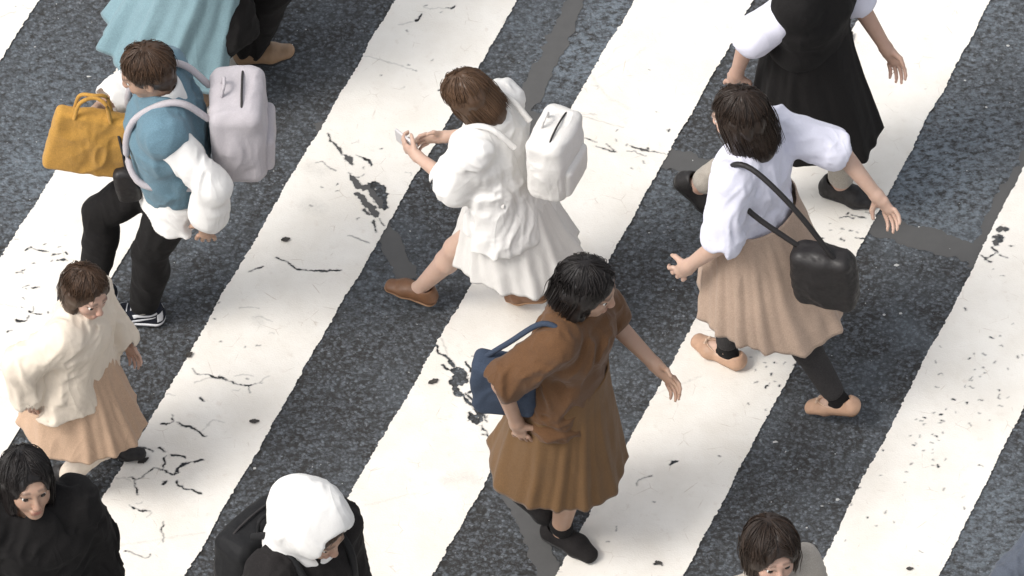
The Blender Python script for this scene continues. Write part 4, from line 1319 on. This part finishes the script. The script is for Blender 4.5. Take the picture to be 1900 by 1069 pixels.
# ---- beige skirt and tan flats
rp = (1392, 706); hd = 150; ht = 1.69
po = Pose(lean=.08, nod=.2, yaw=.1, feet={-1: foot_at(rp, hd, ht, (1349, 672), 0, 0, .08), 1: foot_at(rp, hd, ht, (1570, 782), .03, .45, .05)}, hip=.885, hands={-1: (-.38, -.27, 1.02), 1: (.15, .25, .88)})
g = person(*rp, hd, ht, "person in beige skirt, lilac white top and tan ballet flats, black shoulder bag behind", po, SK1)
hair(po, g, HD, 'bob', 1000, 20, 1.04, .15)
skirt("skirt", po, C_BEIGE, g, 1.06, .53, (.15, .19), (.285, .26), 13, .06, (-.08, 0), None, 8)
garment("top", top_field(po, .026, .98, 'elbow', 1.02, 1.12, True, 1.12), C_LILAC, g, .011, .5, 12, 13)
for sd in (1, -1):
    shoe(po, sd, g, 'flat', L_TAN, R_TAN, L_PIPE); sock(po, sd, g, C_BLACK, .16, .002)
garment("leggings", leg_cover(po, .003, .12, .4, .98), C_DKGREY, g, .002, .5, 13, 14)
t = thing("shoulder_bag", "black shoulder bag swinging behind the person in the beige skirt", "bag", g)
soft_bag("bag_body", g, (-.36, .12, .96), (.12, .06, .14), .04, L_BLACK, (.2, .1, 0), 12, .007, parent=t)
tube("strap", [(-.42, .13, 1.07), (-.24, .15, 1.30), (-.05, .15, 1.425), (.04, .15, 1.37), (-.04, .17, 1.22), (-.27, .13, 1.07)], .011, L_BLACK, t)

# ---- small figure in cream
rp = (152, 893); hd = -22; ht = 1.31
po = Pose(lean=.12, nod=.1, yaw=-.5, head=1.12, feet={1: foot_at(rp, hd, ht, (212, 842), 0, -.05, .1), -1: foot_at(rp, hd, ht, (112, 905), .03, .5, .05)}, hip=.885, hands={1: (.15, .25, .90), -1: (-.12, -.27, .90)})
k = person(*rp, hd, ht, "small person in cream jacket and tan skirt with black shoes near the left edge", po, SK3)
hair(po, k, HBR, 'bob', 1000, 23, 1.0, .10)
skirt("skirt", po, C_TAN, k, 1.04, .50, (.15, .19), (.315, .27), 11, .05, (.02, 0), None, 9)
garment("jacket", top_field(po, .046, .80, 'long', 1.12, 1.72, True, 1.12), C_CREAM, k, .010, .5, 11, 15)
garment("tights", leg_cover(po, .012, .10, .8, .98), C_IVORY, k, .003, .5, 13, 16)
for sd in (1, -1): shoe(po, sd, k, 'plain', L_BLACK, R_BLACK)

# ---- cut by the lower edge: black hair, white hood, chestnut hair, and one at the right edge
rp = (84, 1356); hd = -72; ht = 1.67
po = Pose(lean=.03, nod=-.18, yaw=.05, hip=.89)
q = person(*rp, hd, ht, "person with black hair and black coat cut off at the lower left corner", po, SK2)
hair(po, q, HB, 'bob', 1000, 26, 1.06, .12)
garment("coat", top_field(po, .050, .80, 'long', 1.12, 1.35), C_BLACK, q, .013, .5, 11, 17)
garment("trousers", leg_cover(po, .02, .10, 1.1), C_BLACK2, q, .008, .5, 13, 18, .009)
for sd in (1, -1): shoe(po, sd, q, 'plain', L_BLACK, R_BLACK)

rp = (556, 1414); hd = -42; ht = 1.70
po = Pose(lean=.14, nod=.25, hip=.89)
w = person(*rp, hd, ht, "person with a white hood up over black clothing and backpack at the lower edge", po, SK2)
hair(po, w, HBR, 'bob', 800, 29, 1.06, .10)
F = top_field(po, .045, .86, 'long', 1.10, 1.35, False)
garment("jacket", F, C_BLACK2, w, .012, .5, 11, 19)
F = Field(); R = po.Rh
F.ell(po.H(-.030, 0, .035), (.150, .128, .148), R, .02); F.ell(po.H(-.095, 0, .03), (.12, .105, .12), R, .05); F.cone(po.H(-.06, 0, -.06), po.T(-.05, 0, 1.36), .095, .105, .05, R @ np.array([0, 1, 0]), 1.25)
F.cone(po.T(.04, 0, 1.37), po.T(-.03, 0, 1.39), .065, .08, .05, R @ np.array([0, 1, 0]), 1.25)
F.ell(po.H(.098, 0, .0), (.094, .086, .118), R, .02, 'sub')
F.ell(po.H(-.010, 0, .020), (.108, .094, .114), R, .01, 'sub')
garment("hood", F, C_WHITE, w, .008, .6, 9, 20, .0058)
garment("trousers", leg_cover(po, .02, .10, 1.1), C_NAVY, w, .008, .5, 13, 21, .009)
for sd in (1, -1): shoe(po, sd, w, 'plain', L_BLACK, R_BLACK)
t = backpack(w, "black backpack below the white hood at the lower edge", (-.185, 0, 1.08), (.085, .155, .20), C_PACK, C_PACK, 15)
straps(po, t, C_PACK, k=.02)

rp = (1408, 1474); hd = -58; ht = 1.64
po = Pose(lean=.02, nod=-.06, yaw=-.25, hip=.89)
y = person(*rp, hd, ht, "bareheaded person in stone grey shirt, cut off at the lower edge", po, SK3)
hair(po, y, HD, 'bob', 1000, 32, 1.14, .10)
garment("shirt", top_field(po, .018, .86, 'long', 1.0, 1.2), C_STONE, y, .008, .5, 12, 22)
garment("trousers", leg_cover(po, .02, .10, 1.1), C_NAVY, y, .008, .5, 13, 23, .009)
for sd in (1, -1): shoe(po, sd, y, 'plain', L_BROWN, R_BLACK)

rp = (1976, 1452); hd = -150; ht = 1.66
po = Pose(lean=.06, nod=.1, hip=.89, hands={-1: (.18, -.28, 1.0), 1: (.06, .26, .85)})
z = person(*rp, hd, ht, "person in slate blue top, mostly outside the photograph at the right edge", po, SK3)
hair(po, z, HD, 'bob', 1000, 35, 1.05, .12)
garment("top", top_field(po, .034, .84, 'long', 1.08, 1.3), C_SLATE, z, .011, .5, 12, 24)
garment("trousers", leg_cover(po, .02, .10, 1.1), C_BLACK2, z, .008, .5, 13, 25, .009)
for sd in (1, -1): shoe(po, sd, z, 'plain', L_BLACK, R_BLACK)

# ------------------------------------------------------------------ small things lying on the ground
M_LEAF = plain("dead_leaf", (.055, .050, .045), .8); M_GRIT = plain("pale_grit", (.48, .48, .47), .8)


def leaf(px, py, L, W, ang, curl, label, seed):
    rg = np.random.default_rng(seed); n, m = 14, 5
    t = np.linspace(0, 1, n); V, Q = [], []
    for i in range(n):
        wd = W * .5 * math.sin(PI * t[i] ** .85) * (1 + .18 * rg.normal()) + .0008
        for j in range(m):
            s = j / (m - 1) * 2 - 1
            V.append(((t[i] - .5) * L, s * wd, curl * (s * s * W * .5 + .35 * L * (t[i] - .5) ** 2) + .0016 + .0006 * rg.random()))
    for i in range(n - 1):
        for j in range(m - 1):
            k = i * m + j; Q.append((k, k + m, k + m + 1, k + 1))
    o = link("dead_leaf", mesh_np("dead_leaf", V, Q), M_LEAF)
    x, y = ground(px, py); o.location = (x, y, .0068); o.rotation_euler = (0, 0, ang)
    md = o.modifiers.new("thickness", 'SOLIDIFY'); md.thickness = .0012
    return tag(o, label, "leaf", "dead leaves on the crossing")


for (lx, ly, L, W, an, cu, lb) in [
        (530, 448, .036, .022, .25, .5, "small dark leaf on the bar left of the pale skirt, above a long crack"),
        (472, 785, .040, .018, .05, .5, "dark dead leaf on the bar up and left of the white hood"),
        (351, 662, .034, .022, .7, .6, "black dead leaf on the left edge of the bar below the white-soled sneaker"),
        (266, 858, .050, .022, .55, .4, "grey dead leaf beside the black shoe of the small person in cream"),
        (804, 711, .044, .020, .5, .4, "grey dead leaf left of the chipped paint near the person in rust brown"),
        (1576, 76, .068, .022, 1.15, 1.0, "curled black leaf on the bar beside the black dress at the top right"),
        (1222, 1047, .030, .014, -.3, .5, "tiny dark leaf at the lower edge, right of the black slip-on shoe"),
        (1688, 1058, .028, .014, .1, .4, "tiny dark leaf at the lower edge on the bar furthest right")]:
    leaf(lx, ly, L, W, an, cu, lb, int(lx))

rg = np.random.default_rng(77)
spots = [(65, 88, 5), (164, 143, 5), (1662, 493, 9), (1458, 716, 7), (1438, 822, 7), (1554, 928, 6), (1497, 980, 5), (473, 870, 6), (1640, 585, 5), (1672, 583, 6), (1885, 352, 5), (1873, 388, 5), (1852, 414, 6), (1856, 404, 5), (1130, 614, 4), (860, 448, 4), (1700, 40, 4), (1870, 86, 5), (1585, 533, 5), (513, 570, 4), (1326, 217, 5), (1790, 150, 4), (1830, 200, 4), (1525, 940, 4)]
x0, x1 = 0, 1900
for _ in range(420):
    spots.append((rg.uniform(-80, 1980), rg.uniform(-60, 1130), rg.choice([1.6, 2.2, 3.0], p=[.55, .33, .12])))
V, T = [], []
ico = [(0, 0, 1), (.94, 0, .35), (.29, .9, .4), (-.76, .55, .3), (-.76, -.55, .42), (.29, -.9, .33), (0, 0, -.4)]
it = [(0, 1, 2), (0, 2, 3), (0, 3, 4), (0, 4, 5), (0, 5, 1), (6, 2, 1), (6, 3, 2), (6, 4, 3), (6, 5, 4), (6, 1, 5)]
for (sx, sy, sw) in spots:
    X, Y = ground(sx, sy); qq, _p = to_qp(X, Y)
    if any(BARS[i][0][1] - .01 < qq < BARS[i][1][1] + .01 for i in BARS): continue
    r = sw / 468 * .55; base = len(V)
    for (a_, b_, c_) in ico:
        j = 1 + .3 * rg.normal(size=3)
        V.append((X + a_ * r * j[0] * 1.2, Y + b_ * r * j[1], .001 + r * .5 * c_ * abs(j[2]) + r * .2))
    T += [(base + p_[0], base + p_[1], base + p_[2]) for p_ in it]
tag(link("loose_grit", mesh_np("loose_grit", V, tris=T, smooth=False), M_GRIT), "pale grit scattered on the asphalt between the white bars", kind='stuff')
